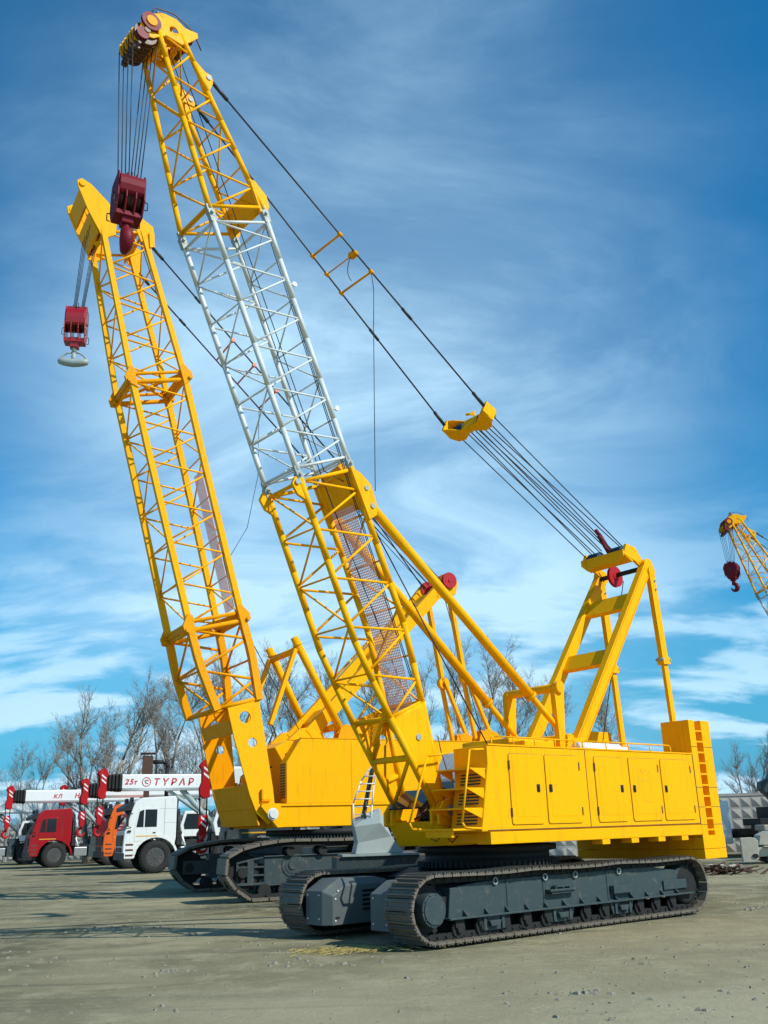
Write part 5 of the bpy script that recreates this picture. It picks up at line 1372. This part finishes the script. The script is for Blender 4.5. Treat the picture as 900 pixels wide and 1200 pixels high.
# scrap pile behind the counterweight
m = MB(); rnd = random.Random(21)
for i in range(38):
    a = rnd.random()*6.28; l = rnd.uniform(.15,.55); x, y, z = rnd.gauss(0,.55), rnd.gauss(0,.35), abs(rnd.gauss(0,.12))
    d = V(math.cos(a),math.sin(a),rnd.uniform(-.1,.35))*l
    if rnd.random() < .6: m.beam(V(x,y,z+.05)-d, V(x,y,z+.05)+d, rnd.uniform(.03,.1), rnd.uniform(.02,.06))
    else: m.tube(V(x,y,z+.05)-d, V(x,y,z+.05)+d, rnd.uniform(.015,.04), n=7)
o = m.build('scrap_pile', M['rust'], None); o.location = (10.6,32.4,0); tag(o, 'heap of rusty scrap lying on the ground behind the counterweight', 'scrap heap', kind='stuff')
m = MB()
for i in range(12):
    a = rnd.random()*6.28; x, y = rnd.gauss(0,.6), rnd.gauss(0,.3); l = .14; m.beam((x-l*math.cos(a),y-l*math.sin(a),.22),(x+l*math.cos(a),y+l*math.sin(a),.26),.12,.03)
o = m.build('wood_scraps', M['beige'], None); o.location = (10.6,32.4,0); tag(o, 'pale wood scraps lying on top of the rusty scrap', 'wood scraps', kind='stuff')
# ------------------------------------------------------------------ bare trees
def make_tree(seed, H, trunks=1, spread=.55, dens=1.0, name='bare_tree'):
    rnd = random.Random(seed); tb, cr = MB(), MB()
    def grow(p, d, l, r, lev):
        """one limb as a bent run of segments; side shoots all along it"""
        seg = 5 if lev < 2 else (4 if lev == 2 else 2); q = p; dd = d.copy()
        m = tb if lev <= 1 else cr
        nside = (5, 9, 7, 6, 5)[min(lev,4)]
        for k in range(seg):
            r0 = r*(1-k/seg*.75); r1 = r*(1-(k+1)/seg*.75)
            dd = (dd + V(rnd.gauss(0,.08), rnd.gauss(0,.08), .05 if lev else .0)).normalized()
            e = q + dd*(l/seg)
            m.tube(q, e, max(r0,.006), max(r1,.0045), n=(8,6,4,3,3)[min(lev,4)])
            if lev < 4 and (k > 0 or lev > 0):
                c = max(1, int(round(nside/seg*dens + rnd.random()*.6)))
                for j in range(c):
                    az = rnd.random()*6.28; tilt = rnd.uniform(.45,.95)*(1.0 if lev else spread*1.3)
                    u = dd.orthogonal().normalized(); w = dd.cross(u)
                    nd = (dd*math.cos(tilt) + (u*math.cos(az)+w*math.sin(az))*math.sin(tilt) + V(0,0,.18)).normalized()
                    t = rnd.random(); b = q.lerp(e, t)
                    nl = l*rnd.uniform(.38,.62)*(1-.45*(k+t)/seg) * (1.05 if lev else 1.0)
                    if nl > .22: grow(b, nd, nl, max(r0*.50, .006), lev+1)
            q = e
        if lev < 4: 
            for j in range(2):
                nd = (dd + V(rnd.gauss(0,.35), rnd.gauss(0,.35), .1)).normalized(); 
                if l*.3 > .2: grow(q, nd, l*.32, max(r*.25,.006), lev+1)
    for i in range(trunks):
        a = i*2.4+seed; d = V(math.cos(a)*.16*(trunks>1)+rnd.gauss(0,.03), math.sin(a)*.1*(trunks>1)+rnd.gauss(0,.03), 1).normalized()
        grow(V(.12*math.cos(a),.12*math.sin(a),-.2)*(1 if trunks>1 else 0), d, H*(.80 if i==0 else .74), H*.0135*(1.25 if trunks>1 else 1), 0)
    return tb, cr
def tree_obj(seed, H, trunks, spread, dens):
    tb, cr = make_tree(seed, H, trunks, spread, dens)
    t = thing('bare_tree', 'x', 'tree')
    tb.build('trunk', M['bark'], t, recalc=False); cr.build('crown', M['twig'], t, recalc=False)
    return t
protos = [tree_obj(1, 12, 2, .75, 1.0), tree_obj(2, 12, 1, .5, .9), tree_obj(3, 12, 1, .62, 1.0), tree_obj(4, 12, 1, .45, .8), tree_obj(5, 12, 3, .7, .85)]
used = set()
# world x, y, height, which form, label (None: shares the label of its row)
ROWL = 'slender bare tree in the row beyond the fence behind the crane trucks'
ROWM = 'bare branching tree showing between the booms of the two nearest cranes'
ROWR = 'bare tree beyond the fence between the A-frame legs and the pendant ropes'
TREES = [(-21.6,70.0,12.6,4,'big bare tree with a wide crown above the trucks, tallest on the left'),
 (-36.5,98,10.2,1,ROWL),(-33.0,92,11.0,3,ROWL),(-29.6,88,11.5,2,ROWL),(-26.6,86,12.2,3,ROWL),(-19.8,80,13.2,2,ROWL),
 (-17.6,78,14.2,3,ROWL),(-15.3,76,14.8,1,ROWL),(-37.5,86,7.5,4,ROWL),(-32.8,80,6.6,4,ROWL),(-13.6,80,14.0,2,ROWL),(-21.8,94,12.5,1,ROWL),
 (-34.8,94,9.0,3,ROWL),(-28.4,92,10.2,1,ROWL),(-16.2,84,14.2,3,ROWL),(-12.2,86,13.0,2,ROWL),
 (-30.5,100,10.5,2,ROWL),(-25.0,100,12.0,1,ROWL),
 (-8.6,78,14.2,1,ROWM),(-6.4,76,15.0,2,ROWM),(-4.2,80,14.6,3,ROWM),(-2.0,82,14.0,1,ROWM),(-10.8,82,13.8,3,ROWM),(.2,84,14.2,2,ROWM),
 (2.9,72,13.6,2,ROWR),(4.5,74,14.4,2,ROWR),(6.2,73,14.0,2,ROWR),(8.2,78,13.4,1,ROWR),(10.6,82,12.2,2,ROWR),(13.4,80,13.0,3,ROWR),(15.2,84,12.6,2,ROWR),
 (17.4,86,12.6,1,ROWR),(19.8,88,12.6,3,ROWR),(22.4,90,9.5,2,'thin bare tree just left of the counterweight ladder'),
 (31.0,96,8.6,3,'thin tall bare sapling right of the counterweight'),(35.4,98,9.2,4,'bushy bare tree near the right edge'),
 (38.5,100,8.0,4,'low bushy bare tree at the right edge'),(33.0,104,7.6,4,'low bare bush tree just right of the thin sapling')]
rnd = random.Random(77)
for x, y, h, k, lab in TREES:
    if k in used: t = copy_tree(protos[k])
    else: t = protos[k]; used.add(k)
    s = h/12.0; t.location = (x,y,0); t.scale = (s*rnd.uniform(.95,1.2)*(1.35 if 'wide crown' in lab else 1),s*rnd.uniform(.95,1.2),s); t.rotation_euler = (0,0,rnd.random()*6.28); t['label'] = lab; t['group'] = {ROWL:'row of bare trees on the left', ROWM:'bare trees between the booms', ROWR:'bare trees behind the nearest crane'}.get(lab, 'bare trees beyond the fences')
for k, p in enumerate(protos):
    if k not in used:
        for ch in list(p.children): bpy.data.objects.remove(ch)
        bpy.data.objects.remove(p)
# distant scrub line along the horizon
rnd = random.Random(5); m = MB()
for i in range(1500):
    x = rnd.uniform(-75,75); y = 118+rnd.random()*14; hgt = rnd.uniform(1.6,4.6)*(1 if x < 0 else .85)
    q = V(x,y,0)
    for j in range(4):
        d = V(rnd.gauss(0,.3),rnd.gauss(0,.3),1).normalized(); e = q+d*hgt; m.tube(q, e, .035, .012, n=3)
        for k in range(4):
            t = rnd.uniform(.3,.95); b = q.lerp(e,t); m.tube(b, b+(d+V(rnd.gauss(0,.6),rnd.gauss(0,.6),.2)).normalized()*hgt*.3, .018, .008, n=3)
o = m.build('scrub', M['twig'], None, recalc=False); tag(o, 'distant line of bare brown scrub along the horizon', 'scrub', kind='stuff')
